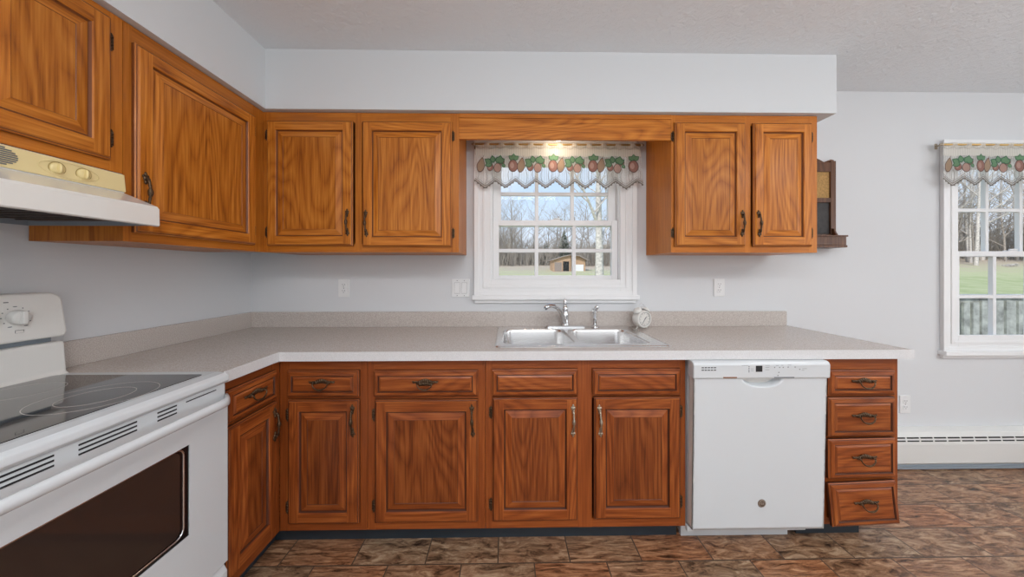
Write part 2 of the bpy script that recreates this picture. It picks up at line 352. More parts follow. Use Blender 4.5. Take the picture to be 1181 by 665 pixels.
# ---------------------------------------------------------------- the room
XL, XR, YB, ZC = -1.635, 4.65, -4.6, 2.45
WINS = [(-.105, .735, 1.17, 2.03, -.211, .835, 1.066, 2.125), (2.955, 3.797, .775, 2.03, 2.849, 3.903, .70, 2.125)]
bm = new(); box(bm, XL - .15, XR + .15, YB - .15, .15, -.1, 0); struct('floor', bm, 'floor')
bm = new(); box(bm, XL - .15, XR + .15, YB - .15, .15, ZC, ZC + .1); struct('ceiling', bm, 'ceiling')
bm = new(); box(bm, XL - .15, XL, YB, .15, 0, ZC); struct('wall_left', bm, 'wall')
bm = new(); box(bm, XR, XR + .15, YB, .15, 0, ZC); struct('wall_right', bm, 'wall')
bm = new(); box(bm, XL - .15, XR + .15, YB - .15, YB, 0, ZC); struct('wall_rear', bm, 'wall')
bm = new(); xs = XL
for (a0, a1, z0, z1, *_r) in WINS:
    box(bm, xs, a0, 0, .15, 0, ZC); box(bm, a0, a1, 0, .15, 0, z0); box(bm, a0, a1, 0, .15, z1, ZC); xs = a1
box(bm, xs, XR, 0, .15, 0, ZC)
struct('wall_back', bm, 'wall')
# soffit over the wall cabinets
bm = new(); poly_extrude(bm, [(XL, 0), (1.80, 0), (1.80, -.345), (-1.285, -.345), (-1.285, -3.4), (XL, -3.4)], 'xy', 2.132, ZC)
struct('trim_1', bm, 'soffit')
# cove base under the cabinets
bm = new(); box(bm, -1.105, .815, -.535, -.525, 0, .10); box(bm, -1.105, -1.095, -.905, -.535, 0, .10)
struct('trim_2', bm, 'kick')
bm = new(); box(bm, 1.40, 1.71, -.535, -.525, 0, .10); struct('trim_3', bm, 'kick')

# ---------------------------------------------------------------- windows
def window(n, W):
    a0, a1, z0, z1, c0, c1, cz0, cz1 = W
    bm = new()
    # casing: outer band and inner stepped band
    wd = .1
    def frame(x0, x1, zz0, zz1, wl, y0, y1):
        box(bm, x0, x0 + wl, y0, y1, zz0, zz1); box(bm, x1 - wl, x1, y0, y1, zz0, zz1)
        box(bm, x0 + wl, x1 - wl, y0, y1, zz1 - wl, zz1); box(bm, x0 + wl, x1 - wl, y0, y1, zz0, zz0 + wl)
    frame(c0 + .006, c1 - .006, cz0 + .05, cz1, .1, -.018, 0)
    frame(c0, c1, cz0 + .045, cz1 + .004, .03, -.026, -.018)
    frame(c0 + .055, c1 - .055, cz0 + .095, cz1 - .05, .018, -.023, -.018)
    # stool and apron
    box(bm, c0 - .01, c1 + .01, -.045, 0, cz0 + .022, cz0 + .05); box(bm, c0 + .004, c1 - .004, -.02, 0, cz0, cz0 + .022)
    # jamb liner
    frame(a0, a1, z0, z1, .012, 0, .15)
    o = struct('window_%d' % n, bm, 'trim', bevel=.002)
    zm = (z0 + z1) / 2
    for nm, y, s0, s1, st, rt, rb in (('lower_sash', .012, z0 + .012, zm + .0, .045, .055, .06 if n == 1 else .045), ('upper_sash', .048, zm - .035, z1 - .012, .045, .055, .04)):
        x0, x1 = a0 + .013, a1 - .013
        bm = new()
        stl = st if nm == 'lower_sash' else .058
        gx0, gx1, gz0, gz1 = x0 + stl - .006, x1 - stl + .006, s0 + (rb if nm == 'lower_sash' else .035), s1 - (.035 if nm == 'lower_sash' else rt)
        box(bm, x0, gx0, y, y + .032, s0, s1); box(bm, gx1, x1, y, y + .032, s0, s1)
        box(bm, gx0, gx1, y, y + .032, s0, gz0); box(bm, gx0, gx1, y, y + .032, gz1, s1)
        mw = .0115
        for k in (1, 2):
            xm = gx0 + (gx1 - gx0) * k / 3; box(bm, xm - mw, xm + mw, y + .004, y + .028, gz0, gz1)
        zz = (gz0 + gz1) / 2; box(bm, gx0, gx1, y + .005, y + .027, zz - mw, zz + mw)
        s = obj(nm, bm, 'trim', o, bevel=.002)
        bm = new(); box(bm, gx0, gx1, y + .0145, y + .0175, gz0, gz1); obj('glass', bm, 'glass', s)
        if nm == 'lower_sash':
            bm = new(); box(bm, (x0 + x1) / 2 - .03, (x0 + x1) / 2 + .03, y + .001, y + .03, s1, s1 + .006); tube(bm, [((x0 + x1) / 2 - .01, y + .014, s1 + .012), ((x0 + x1) / 2 + .03, y + .004, s1 + .012)], .005); obj('sash_lock', bm, 'trim', s)
for i, W in enumerate(WINS): window(i + 1, W)

# ---------------------------------------------------------------- cabinet hardware
def pull_mesh(key, mat):
    bm = new()
    # upright pull, 0.13 tall, projecting towards -y
    for s in (-1, 1):
        ell(bm, (0, -.003, s * .052), (.0085, .004, .013)); ell(bm, (0, -.003, s * .066), (.0045, .003, .008)); ell(bm, (0, -.004, s * .037), (.0055, .004, .008))
        for q in (-1, 1): ell(bm, (q * .007, -.003, s * .058), (.004, .003, .006))
        tube(bm, [(0, -.003, s * .05), (0, -.016, s * .046)], [.005, .0045])
    pts = []; rad = []
    for k in range(13):
        tt = -1 + 2 * k / 12; pts.append((0, -.014 - .006 * (1 - tt * tt), tt * .046)); rad.append(.0035 + .0045 * math.exp(-(tt / .22) ** 2) + .0012 * abs(math.sin(tt * 9)))
    tube(bm, pts, rad, 10)
    bmesh.ops.recalc_face_normals(bm, faces=bm.faces)
    me = bpy.data.meshes.new(key); bm.to_mesh(me); bm.free(); me.materials.append(M[mat]); return me
def bail_mesh(key, mat, full=False):
    bm = new()
    for k in range(9):
        tt = -1 + k / 4; ell(bm, (tt * .034, -.004, .008 + .004 * math.cos(tt * 3)), (.0062, .004, .008 + .003 * (1 - abs(tt))), rot=Euler((0, tt * .7, 0)))
    for s in (-1, 1):
        ell(bm, (s * .045, -.003, .006), (.012, .003, .0045), rot=Euler((0, s * .3, 0))); ell(bm, (s * .054, -.003, .009), (.005, .0025, .003))
        tube(bm, [(s * .033, 0, .006), (s * .033, -.018, .004)], .0035)
    pts = [(.033 * math.cos(PI + PI * k / 12), -.018 - .004 * math.sin(PI * k / 12), .004 + .026 * math.sin(PI + PI * k / 12)) for k in range(13)]
    tube(bm, pts, [.0026 + .0016 * math.exp(-((k - 6) / 2.) ** 2) for k in range(13)], 8)
    if full:
        for k in range(7): ell(bm, ((-3 + k) * .008, -.004, -.002), (.006, .004, .009))
    bmesh.ops.recalc_face_normals(bm, faces=bm.faces)
    me = bpy.data.meshes.new(key); bm.to_mesh(me); bm.free(); me.materials.append(M[mat]); return me
def hinge_mesh():
    bm = new(); box(bm, -.010, .008, -.0025, 0, -.022, .022)
    for z in (-.018, -.006, .006, .018): tube(bm, [(0, -.004, z - .005), (0, -.004, z + .005)], .0045, 8)
    for z in (-.026, .026): ell(bm, (0, -.004, z), (.003, .003, .004))
    bmesh.ops.recalc_face_normals(bm, faces=bm.faces)
    me = bpy.data.meshes.new('hinge'); bm.to_mesh(me); bm.free(); me.materials.append(M['brass']); return me
PULL, PULL_B = pull_mesh('door_pull', 'brass'), pull_mesh('door_pull_worn', 'brass_bright')
BAIL, BAIL_F, HINGE = bail_mesh('bail_pull', 'brass'), bail_mesh('bail_pull_full', 'brass', True), hinge_mesh()
def inst(name, me, parent, loc, rot=(0, 0, 0)):
    o = bpy.data.objects.new(name, me); C.objects.link(o); o.parent = parent; o.location = loc; o.rotation_euler = rot; return o

# nested rectangle relief: list of (inset, height); mats 0 upright 1 level
def panel_mesh(bm, w_, h_, prof, flat_i, field_level=False, dark=()):
    loops = []
    for ins, ht in prof:
        x, z = w_ / 2 - ins, h_ / 2 - ins
        loops.append([bm.verts.new((-x, -ht, -z)), bm.verts.new((x, -ht, -z)), bm.verts.new((x, -ht, z)), bm.verts.new((-x, -ht, z))])
    bm.faces.new(loops[0]).material_index = 0
    for i in range(len(loops) - 1):
        a, c = loops[i], loops[i + 1]
        if i == flat_i:
            # stiles run full height, rails sit between them
            ox, oz = w_ / 2 - prof[i][0], h_ / 2 - prof[i][0]; ix = w_ / 2 - prof[i + 1][0]; ht = prof[i][1]
            bl, br_, tr_, tl = [bm.verts.new((sx * ix, -ht, sz * oz)) for sx, sz in ((-1, -1), (1, -1), (1, 1), (-1, 1))]
            for f, mi in (((a[0], bl, c[0], c[3], tl, a[3]), 0), ((br_, a[1], a[2], tr_, c[2], c[1]), 0), ((bl, br_, c[1], c[0]), 1), ((c[3], c[2], tr_, tl), 1)):
                bm.faces.new(f).material_index = mi
            continue
        for k in range(4):
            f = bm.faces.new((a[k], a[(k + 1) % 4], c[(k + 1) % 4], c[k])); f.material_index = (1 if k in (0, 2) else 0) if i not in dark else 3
    bm.faces.new(loops[-1]).material_index = 1 if field_level else 2
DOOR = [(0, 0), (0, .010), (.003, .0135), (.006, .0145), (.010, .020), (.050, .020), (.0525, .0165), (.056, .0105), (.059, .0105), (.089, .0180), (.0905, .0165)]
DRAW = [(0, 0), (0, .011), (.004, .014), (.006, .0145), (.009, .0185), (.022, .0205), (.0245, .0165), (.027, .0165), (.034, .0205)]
def door(parent, x0, x1, z0, z1, hside, hinge, up, pull=None, hz=None, y=0.0):
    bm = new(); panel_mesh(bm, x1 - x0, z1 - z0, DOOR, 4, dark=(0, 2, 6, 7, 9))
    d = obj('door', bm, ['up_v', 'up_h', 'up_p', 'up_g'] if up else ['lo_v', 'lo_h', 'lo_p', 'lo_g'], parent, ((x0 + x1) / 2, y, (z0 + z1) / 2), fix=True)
    if hside:
        hx = hside * ((x1 - x0) / 2 - .024); z = (hz if hz else (z0 + .125 if up else z1 - .095)) - (z0 + z1) / 2
        inst('handle', pull or PULL, d, (hx, -.020, z), (0, R(random.uniform(-3, 3)), 0))
    if hinge:
        for s in (-1, 1): inst('hinge', HINGE, d, (hinge * ((x1 - x0) / 2 + .0065), -.0, s * ((z1 - z0) / 2 - (.075 if up else .07))))
    return d
def drawer(parent, x0, x1, z0, z1, handle=True, loc_extra=(0, 0, 0), rot=(0, 0, 0), bail=None, up=False, name='drawer'):
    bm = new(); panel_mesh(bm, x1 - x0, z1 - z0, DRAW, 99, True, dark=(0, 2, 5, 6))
    # drawer box behind the front
    if handle:
        box(bm, -(x1 - x0) / 2 + .03, (x1 - x0) / 2 - .03, .0, .40, -(z1 - z0) / 2 + .018, (z1 - z0) / 2 - .03, 0)
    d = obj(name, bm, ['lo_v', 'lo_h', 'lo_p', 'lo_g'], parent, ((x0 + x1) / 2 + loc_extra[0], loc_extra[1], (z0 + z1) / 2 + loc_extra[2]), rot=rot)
    if handle: inst('handle', bail or BAIL, d, (0, -.0205, .004))
    return d
def carcass(parent, w_, z0, z1, depth, mat='lo_v', toe=False, toe_w=None):
    bm = new(); t = .016
    box(bm, 0, t, .019, depth, z0, z1); box(bm, w_ - t, w_, .019, depth, z0, z1); box(bm, t, w_ - t, .019, depth, z0, z0 + t)
    box(bm, t, w_ - t, depth - .006, depth, z0 + t, z1)
    if not toe: box(bm, t, w_ - t, .019, depth - .006, z1 - t, z1)
    else:
        box(bm, 0.002, (toe_w or w_ - .002), .088, depth - .02, 0, z0)
    return obj('body', bm, mat, parent)
def face_frame(parent, w_, z0, z1, stiles, rails, mats):
    # stiles: list (x0,x1) ; rails: list (z0,z1)
    bm = new()
    for a, c in stiles: box(bm, a, c, 0, .019, z0, z1, 0)
    for i in range(len(stiles) - 1):
        for a, c in rails: box(bm, stiles[i][1], stiles[i + 1][0], .0005, .019, a, c, 1)
    return obj('face_frame', bm, mats, parent)

# ---------------------------------------------------------------- wall cabinets
UF, LF = ['up_f', 'up_fh'], ['lo_f', 'lo_fh']
Z0, Z1 = 1.372, 2.128
FY = -.317
# back wall, left of the window
x0, x1 = -1.315, -.262; c = root('wall_cabinet', 'honey oak two-door wall cabinet on the back wall left of the window', 'cabinet', (x0, FY, 0))
carcass(c, x1 - x0, Z0, Z1, .315, 'up_f')
face_frame(c, x1 - x0, Z0, Z1, [(0, .04), (-.823 - x0, -.788 - x0), (x1 - x0 - .046, x1 - x0)], [(Z0, Z0 + .045), (Z1 - .055, Z1)], UF)
door(c, -1.289 - x0, -.831 - x0, 1.405, 2.078, 1, -1, True)
door(c, -.780 - x0, -.300 - x0, 1.400, 2.078, -1, 1, True)
# back wall, right of the window
x0, x1 = .904, 1.719; c = root('wall_cabinet', 'honey oak two-door wall cabinet on the back wall right of the window', 'cabinet', (x0, FY, 0))
carcass(c, x1 - x0, Z0, Z1, .315, 'up_f')
face_frame(c, x1 - x0, Z0, Z1, [(0, .022), (1.314 - x0, 1.346 - x0), (x1 - x0 - .045, x1 - x0)], [(Z0, Z0 + .045), (Z1 - .055, Z1)], UF)
door(c, .918 - x0, 1.308 - x0, 1.405, 2.084, 1, -1, True)
door(c, 1.352 - x0, 1.680 - x0, 1.405, 2.084, -1, 1, True)
# valance board over the window
bm = new(); box(bm, 0, 1.166, 0, .019, 1.990, 2.104, 0); box(bm, 0, 1.166, -.004, .019, 2.104, 2.128, 1)
v = obj('valance_board', bm, ['up_h', 'up_fh'], None, (-.262, FY, 0), bevel=.002); tag(v, 'plain honey oak board bridging the two wall cabinets above the window', 'board')
# left wall, corner tall door
LX = -1.315
y0, y1 = -.945, -.317; c = root('wall_cabinet', 'honey oak single-door wall cabinet on the left wall beside the range hood', 'cabinet', (LX, y0, 0), R(90))
w_ = y1 - y0
carcass(c, w_ , Z0, Z1, .315, 'up_v')
face_frame(c, w_, Z0, Z1, [(0, .026), (w_ - .072, w_)], [(Z0, Z0 + .045), (Z1 - .055, Z1)], UF)
door(c, -.921 - y0, -.388 - y0, 1.405, 2.070, -1, 1, True, hz=1.550)
# above the hood
y0, y1 = -1.707, -.947; w_ = y1 - y0; c = root('wall_cabinet', 'short honey oak wall cabinet mounted above the range hood', 'cabinet', (LX, y0, 0), R(90))
carcass(c, w_, 1.602, Z1, .315, 'up_v')
face_frame(c, w_, 1.602, Z1, [(0, .03), (w_ / 2 - .055, w_ / 2 + .03), (w_ - .035, w_)], [(1.602, 1.602 + .04), (Z1 - .04, Z1)], UF)
door(c, -1.292 - y0, -.987 - y0, 1.634, 2.103, 0, 1, True)
door(c, .024, w_ / 2 - .04, 1.634, 2.103, 0, -1, True)

# ---------------------------------------------------------------- base cabinets
B0, B1 = .105, .874; BY = -.612
def base(xa, xb, label): return root('base_cabinet', label, 'cabinet', (xa, BY, 0))
def mid(zs=((B0, B0 + .038), (.694, .712), (B1 - .05, B1))): return list(zs)
# corner unit
x0, x1 = -1.02, -.629; c = base(x0, x1, 'reddish oak base cabinet in the corner, one drawer over one narrow door')
carcass(c, x1 - x0, B0, B1, .60, 'lo_v', True); face_frame(c, x1 - x0, B0, B1, [(0, .045), (x1 - x0 - .035, x1 - x0)], mid(), LF)
door(c, -.976 - x0, -.661 - x0, .143, .697, 1, -1, False, hz=.606); drawer(c, -.979 - x0, -.661 - x0, .709, .827)
# second unit
x0, x1 = -.627, -.099; c = base(x0, x1, 'reddish oak base cabinet with one wide door, between corner unit and sink cabinet')
carcass(c, x1 - x0, B0, B1, .60, 'lo_v', True); face_frame(c, x1 - x0, B0, B1, [(0, .034), (x1 - x0 - .035, x1 - x0)], mid(), LF)
door(c, -.592 - x0, -.131 - x0, .144, .694, 1, -1, False, hz=.602); drawer(c, -.597 - x0, -.131 - x0, .707, .825, bail=BAIL_F)
# sink unit
x0, x1 = -.097, .815; c = base(x0, x1, 'reddish oak two-door sink base cabinet with two blank drawer panels under the sink')
# open-topped body leaves room for the bowls
carcass(c, x1 - x0, B0, B1, .60, 'lo_v', True); face_frame(c, x1 - x0, B0, B1, [(0, .03), (.322 - x0, .386 - x0), (x1 - x0 - .03, x1 - x0)], mid(), LF)
door(c, -.066 - x0, .320 - x0, .146, .701, 1, -1, False, PULL_B, hz=.600); door(c, .393 - x0, .787 - x0, .149, .700, -1, 1, False, PULL_B, hz=.598)
drawer(c, -.069 - x0, .320 - x0, .708, .828, False, name='drawer_panel'); drawer(c, .387 - x0, .787 - x0, .708, .828, False, name='drawer_panel')
# drawer stack
x0, x1 = 1.423, 1.805; c = base(x0, x1, 'reddish oak four-drawer base cabinet right of the dishwasher, bottom drawer hanging crooked')
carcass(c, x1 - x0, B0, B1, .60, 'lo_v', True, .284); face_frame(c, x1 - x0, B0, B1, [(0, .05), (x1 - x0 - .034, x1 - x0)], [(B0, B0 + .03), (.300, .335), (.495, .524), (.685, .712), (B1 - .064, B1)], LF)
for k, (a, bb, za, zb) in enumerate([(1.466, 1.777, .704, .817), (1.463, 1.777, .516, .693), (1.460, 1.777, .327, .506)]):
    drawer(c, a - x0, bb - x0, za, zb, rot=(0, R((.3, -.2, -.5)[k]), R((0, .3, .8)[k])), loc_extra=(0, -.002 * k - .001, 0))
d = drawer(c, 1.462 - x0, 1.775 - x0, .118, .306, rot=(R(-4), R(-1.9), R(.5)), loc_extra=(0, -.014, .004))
# left wall run
y0, y1 = -.905, -.614; w_ = y1 - y0; c = root('base_cabinet', 'narrow reddish oak base cabinet on the left run between stove and corner', 'cabinet', (-1.02, y0, 0), R(90))
carcass(c, w_, B0, B1, .60, 'lo_v', True); face_frame(c, w_, B0, B1, [(0, .012), (w_ - .045, w_)], mid(), LF)
door(c, .008, w_ - .034, .150, .703, 1, 0, False, hz=.610); drawer(c, .006, w_ - .034, .716, .838)

# ---------------------------------------------------------------- countertop
SX0, SX1, SY0, SY1 = -.058, .772, -.578, -.032   # sink cut-out outline
CX0, CX1, CF = XL, 1.838, -.645
bm = new(); zt, zb = .914, .876
hx0, hx1, hy0, hy1 = SX0 + .018, SX1 - .018, SY0 + .018, SY1 - .02
for (a, bb, cc, dd) in ((CX0, -1.0, -.918, CF), (CX0, hx0, CF, 0), (hx1, CX1, CF, 0), (hx0, hx1, CF, hy0), (hx0, hx1, hy1, 0)):
    box(bm, a, bb, cc, dd, zb, zt, 0)
bmesh.ops.remove_doubles(bm, verts=bm.verts, dist=1e-5)
ct = obj('countertop', bm, ['counter', 'counter_edge']); tag(ct, 'L-shaped greige laminate countertop running along both walls with pale front edge', 'countertop')
bm = new(); 
box(bm, -1.0, CX1, CF - .0025, CF, zb - .002, zt + .0004); box(bm, CX1, CX1 + .0025, CF - .0025, 0, zb - .002, zt + .0004); box(bm, -1.0, -.9975, -.918, CF, zb - .002, zt + .0004)
obj('edge_band', bm, 'counter_edge', ct)
bm = new(); box(bm, XL + .02, 1.815, -.02, 0, zt, 1.010); obj('backsplash', bm, ['counter'], ct, bevel=.0015)
bm = new(); box(bm, XL, XL + .02, -.918, 0, zt, 1.010); obj('backsplash', bm, ['counter'], ct, bevel=.0015)

# ---------------------------------------------------------------- sink
sk = root('double_sink', 'stainless steel double-bowl sink set into the countertop below the window', 'sink', (0, 0, 0))
BAS = [(-.025, .338, -.53, -.135), (.368, .712, -.53, -.135)]
bm = new(); zr = .921
def loop(pts, z): return [bm.verts.new((p[0], p[1], z)) for p in pts]
def skirt(a, c_, mi=0):
    n = len(a)
    for k in range(n):
        f = bm.faces.new((a[k], a[(k + 1) % n], c_[(k + 1) % n], c_[k])); f.smooth = True; f.material_index = mi
o0 = loop(rrect(SX0, SX1, SY0, SY1, .03), .9145); o1 = loop(rrect(SX0 + .003, SX1 - .003, SY0 + .003, SY1 - .003, .028), .920); o2 = loop(rrect(SX0 + .012, SX1 - .012, SY0 + .012, SY1 - .012, .024), .9195); 
skirt(o0, o1); skirt(o1, o2)
edges = []
def ring_edges(lp): return [bm.edges.get((lp[k], lp[(k + 1) % len(lp)])) or bm.edges.new((lp[k], lp[(k + 1) % len(lp)])) for k in range(len(lp))]
edges += ring_edges(o2)
for (a, b1, c1, d1) in BAS:
    i0 = loop(rrect(a, b1, c1, d1, .06, 7), .9195); edges += ring_edges(i0)
bmesh.ops.triangle_fill(bm, use_beauty=True, edges=edges)
obj('rim', bm, 'steel', sk)
for (a, b1, c1, d1) in BAS:
    bm = new(); prev = loop(rrect(a, b1, c1, d1, .06, 7), .9195)
    for ins, z in ((.004, .916), (.006, .905), (.010, .80), (.018, .765), (.035, .752), (.06, .748)):
        nx = loop(rrect(a + ins, b1 - ins, c1 + ins, d1 - ins, max(.06 - ins * .3, .03), 7), z); skirt(prev, nx); prev = nx
    f = bm.faces.new(prev); f.smooth = True
    bw = obj('bowl', bm, 'steel', sk, fix=False)
    bm = new(); lathe(bm, [(0, 0), (.018, 0), (.02, .003), (.036, .004), (.043, .001), (.044, 0)], Matrix.Translation(((a + b1) / 2, (c1 + d1) / 2, .749)), 24); obj('drain', bm, 'chrome', bw)

# faucet
fa = root('kitchen_faucet', 'chrome single-lever faucet with low curved spout on the sink deck', 'faucet', (.362, -.078, .9195))
bm = new(); 
pl = rrect(-.128, .128, -.024, .024, .0235, 8)
poly_extrude(bm, pl, 'xy', 0, .007); poly_extrude(bm, [(p[0] * .94, p[1] * .86) for p in pl], 'xy', .007, .011); obj('deck_plate', bm, 'chrome', fa, bevel=.002)
bm = new(); lathe(bm, [(0, .01), (.024, .010), (.025, .022), (.020, .03), (.019, .07), (.021, .074), (.021, .084), (.017, .09), (.017, .108), (.019, .112), (.015, .128), (.008, .136), (0, .138)]); obj('body', bm, 'chrome', fa)
bm = new(); pts = []
for k in range(15):
    u = k / 14; P0, P1, P2, P3 = Vector((-.004, -.012, .03)), Vector((-.03, -.04, .10)), Vector((-.06, -.085, .165)), Vector((-.130, -.135, .145))
    pts.append(P0 * (1 - u) ** 3 + 3 * P1 * u * (1 - u) ** 2 + 3 * P2 * u * u * (1 - u) + P3 * u ** 3)
pts.append(pts[-1] + Vector((-.012, -.010, -.010)))
tube(bm, pts, [.014] * 12 + [.0125, .0135, .0135, .0125], 14); obj('spout', bm, 'chrome', fa)
bm = new(); tube(bm, [(0, 0, .134), (-.002, .002, .150), (0, .003, .163), (.001, .003, .176)], [.007, .009, .0115, .006], 12); ell(bm, (.001, .003, .176), (.007, .007, .006)); obj('lever', bm, 'chrome', fa)
sp = root('side_sprayer', 'slim chrome side sprayer standing on the sink deck right of the faucet', 'sprayer', (.548, -.078, .9195))
bm = new(); lathe(bm, [(0, 0), (.024, 0), (.025, .004), (.018, .010), (.012, .016), (.0, .018)]); obj('base', bm, 'chrome', sp)
bm = new(); tube(bm, [(0, 0, .012), (0, 0, .06), (0, 0, .095), (.003, -.002, .112), (.010, -.006, .126), (.018, -.010, .134)], [.0095, .012, .011, .012, .0125, .011], 14); obj('wand', bm, 'chrome', sp)
bm = new(); tube(bm, [(-.011, 0, .085), (-.013, 0, .115)], [.003, .004], 8); obj('trigger', bm, 'chrome', sp)

# ---------------------------------------------------------------- alarm clock
ck = root('alarm_clock', 'small white twin-bell alarm clock on the countertop beside the sink', 'clock', (.832, -.100, .914), R(20))
rx = Matrix.Translation((0, 0, .062)) @ Matrix.Rotation(R(90), 4, 'X')
bm = new(); lathe(bm, [(0, -.032), (.040, -.032), (.050, -.026), (.054, -.010), (.054, .020), (.052, .027), (.047, .030), (.044, .028), (.0435, .024), (0, .024)], rx, 36); obj('case', bm, 'white_warm', ck)
bm = new(); lathe(bm, [(0, .0245), (.043, .0245)], rx, 36)
f_ = obj('dial', bm, plain('clock_dial', (.70, .68, .64), .5), ck)
bm = new()
for k in range(12):
    a = PI / 6 * k; tube(bm, [(.036 * math.sin(a), -.0262, .062 + .036 * math.cos(a)), (.030 * math.sin(a), -.0262, .062 + .030 * math.cos(a))], .0011, 4)
for k in range(36):
    a = PI / 18 * k; a2 = a + PI / 18; tube(bm, [(.0405 * math.sin(a), -.0262, .062 + .0405 * math.cos(a)), (.0405 * math.sin(a2), -.0262, .062 + .0405 * math.cos(a2))], .0008, 4)
obj('hour_marks', bm, 'mark', f_)
bm = new(); tube(bm, [(-.0, -.0275, .062), (.0145, -.0275, .078)], [.0022, .0012], 6); obj('hour_hand', bm, 'mark', f_)
bm = new(); tube(bm, [(.004, -.0282, .067), (-.018, -.0282, .038)], [.0016, .001], 6); obj('minute_hand', bm, 'mark', f_)
for s in (-1, 1):
    bm = new(); mt = Matrix.Translation((s * .030, 0, .110)) @ Matrix.Rotation(s * R(32), 4, 'Y')
    lathe(bm, [(.0265, 0), (.0265, .002), (.024, .010), (.016, .017), (.006, .020), (0, .0205)], mt, 24); lathe(bm, [(0, .001), (.026, .001)], mt, 24); lathe(bm, [(.003, -.014), (.003, .024), (0, .026)], mt, 8); obj('bell', bm, 'white_warm', ck)
    bm = new(); tube(bm, [(s * .030, 0, .018), (s * .040, 0, .0035)], [.004, .003], 8); ell(bm, (s * .0405, 0, .0035), (.0045, .0045, .0035)); obj('foot', bm, 'white_warm', ck)
bm = new(); tube(bm, [(.024 * math.cos(PI * k / 12), 0, .122 + .034 * math.sin(PI * k / 12)) for k in range(13)], .0016, 6); obj('carry_handle', bm, 'chrome', ck)
bm = new(); tube(bm, [(0, 0, .114), (0, 0, .132)], .0015, 6); ell(bm, (0, 0, .134), (.006, .004, .004)); obj('hammer', bm, 'chrome', ck)

# ---------------------------------------------------------------- dishwasher
dw = root('dishwasher', 'white built-in dishwasher with top console and small round badge', 'dishwasher', (.823, -.612, 0))
W = .596
bm = new(); box(bm, .004, W - .004, .0, .56, .105, .868)
for a in (.02, W - .06):
    for bb in (.10, .50): box(bm, a, a + .04, bb, bb + .04, 0, .105)
obj('tub', bm, 'white_plastic', dw)
bm = new(); box(bm, -.006, .540, -.012, .004, .088, .112); box(bm, .01, .53, .07, .09, .0, .10); obj('toe_plate', bm, 'white_enamel', dw, bevel=.002)
dr = bpy.data.objects.new('door', None)
# door panel with scooped grip: relief grid
bm = new(); nx, nz = 96, 110; H0, H1 = .118, .800; TH = .036
grid = []
for j in range(nz + 1):
    # denser rows near the scoop
    u = j / nz; z = H0 + (H1 - H0) * (1 - (1 - u) ** 1.8)
    row = []
    for i in range(nx + 1):
        x = .001 + (W - .002) * i / nx
        dx_ = (x - .308) / .092; dz_ = (z - .800) / .044; rr = math.sqrt(abs(dx_) ** 2.6 + abs(dz_) ** 2.0)
        dep = .033 * max(0, min(1, (1.0 - rr) / .24)); dep = dep * dep * (3 - 2 * dep / .033) / .033 if dep > 0 else 0
        row.append(bm.verts.new((x, -TH + dep, z)))
    grid.append(row)
for j in range(nz):
    for i in range(nx):
        f = bm.faces.new((grid[j][i], grid[j][i + 1], grid[j + 1][i + 1], grid[j + 1][i])); f.smooth = True
obj_door = obj('door', bm, 'white_enamel', dw, (0, -.001, 0), fix=False)
md = obj_door.modifiers.new('thick', 'SOLIDIFY'); md.thickness = .006; md.offset = -1
obj_door.location = (0, -.0045, 0)
# tilt: the door leans out a little at the top
PIV = Vector((0, 0, H0)); ang = R(1.2)
def leaned(o):
    Rm = Matrix.Translation(PIV + Vector((0, -.004, 0))) @ Matrix.Rotation(ang, 4, 'X') @ Matrix.Translation(-PIV)
    o.matrix_local = Rm
leaned(obj_door)
bm = new()   # side returns of the door
box(bm, .001, .006, -TH, 0, H0, H1); box(bm, W - .006, W - .001, -TH, 0, H0, H1); box(bm, .001, W - .001, -TH + .002, 0, H0 - .001, H0 + .004); box(bm, .006, W - .006, -.004, 0, H0, H1)
o = obj('door_liner', bm, 'white_warm', dw); leaned(o)
bm = new(); pts = [(-TH - .006, .797), (-TH - .009, .805), (-TH - .009, .858), (-TH - .004, .869), (-TH + .008, .873), (0, .873), (0, .797)]
poly_extrude(bm, pts, 'yz', -.006, W + .006); cons = obj('control_console', bm, 'white_enamel', dw, bevel=.004); leaned(cons)
FYc = -TH - .0092
bm = new(); box(bm, .268, .297, FYc - .0006, FYc, .829, .856); obj('display', bm, 'display', cons)
bm = new()
for r_ in (0, 1):
    for k in range(5): box(bm, .028 + k * .0135, .038 + k * .0135, FYc - .0005, FYc, .846 - r_ * .011, .850 - r_ * .011)
obj('vent_slots', bm, 'dark', cons)
bm = new(); box(bm, .124, .185, FYc - .0005, FYc, .801, .807); obj('status_strip', bm, 'brownslot', cons)
bm = new(); box(bm, .350, .440, FYc - .0005, FYc, .801, .806); obj('vent_strip', bm, 'mark', cons)
for x, z in [(.238, .852), (.238, .844), (.238, .836), (.238, .829), (.352, .848), (.374, .848), (.390, .848), (.412, .849), (.443, .849), (.464, .839), (.371, .826), (.367, .812)]:
    bm = new(); ell(bm, (0, 0, 0), (.0028, .0006, .0026)); obj('button', bm, 'mark', cons, (x, FYc, z))
for x, z, l_ in [(.205, .857, .03), (.246, .842, .012), (.246, .834, .012), (.31, .857, .02), (.31, .848, .018), (.31, .838, .018), (.475, .842, .02), (.472, .835, .012), (.357, .856, .012), (.38, .857, .01), (.41, .858, .016)]:
    bm = new(); box(bm, 0, l_, -.0003, 0, -.0007, .0007); obj('printed_line', bm, 'mark', cons, (x, FYc, z))
bm = new(); lathe(bm, [(0, .003), (.0155, .003), (.018, .0015), (.018, 0)], Matrix.Rotation(R(90), 4, 'X'), 32)
bd = obj('badge', bm, 'badge', obj_door, (.312, -TH, .236))
bm = new(); lathe(bm, [(.0135, .0034), (.0145, .0038), (.0155, .0034)], Matrix.Rotation(R(90), 4, 'X'), 32)
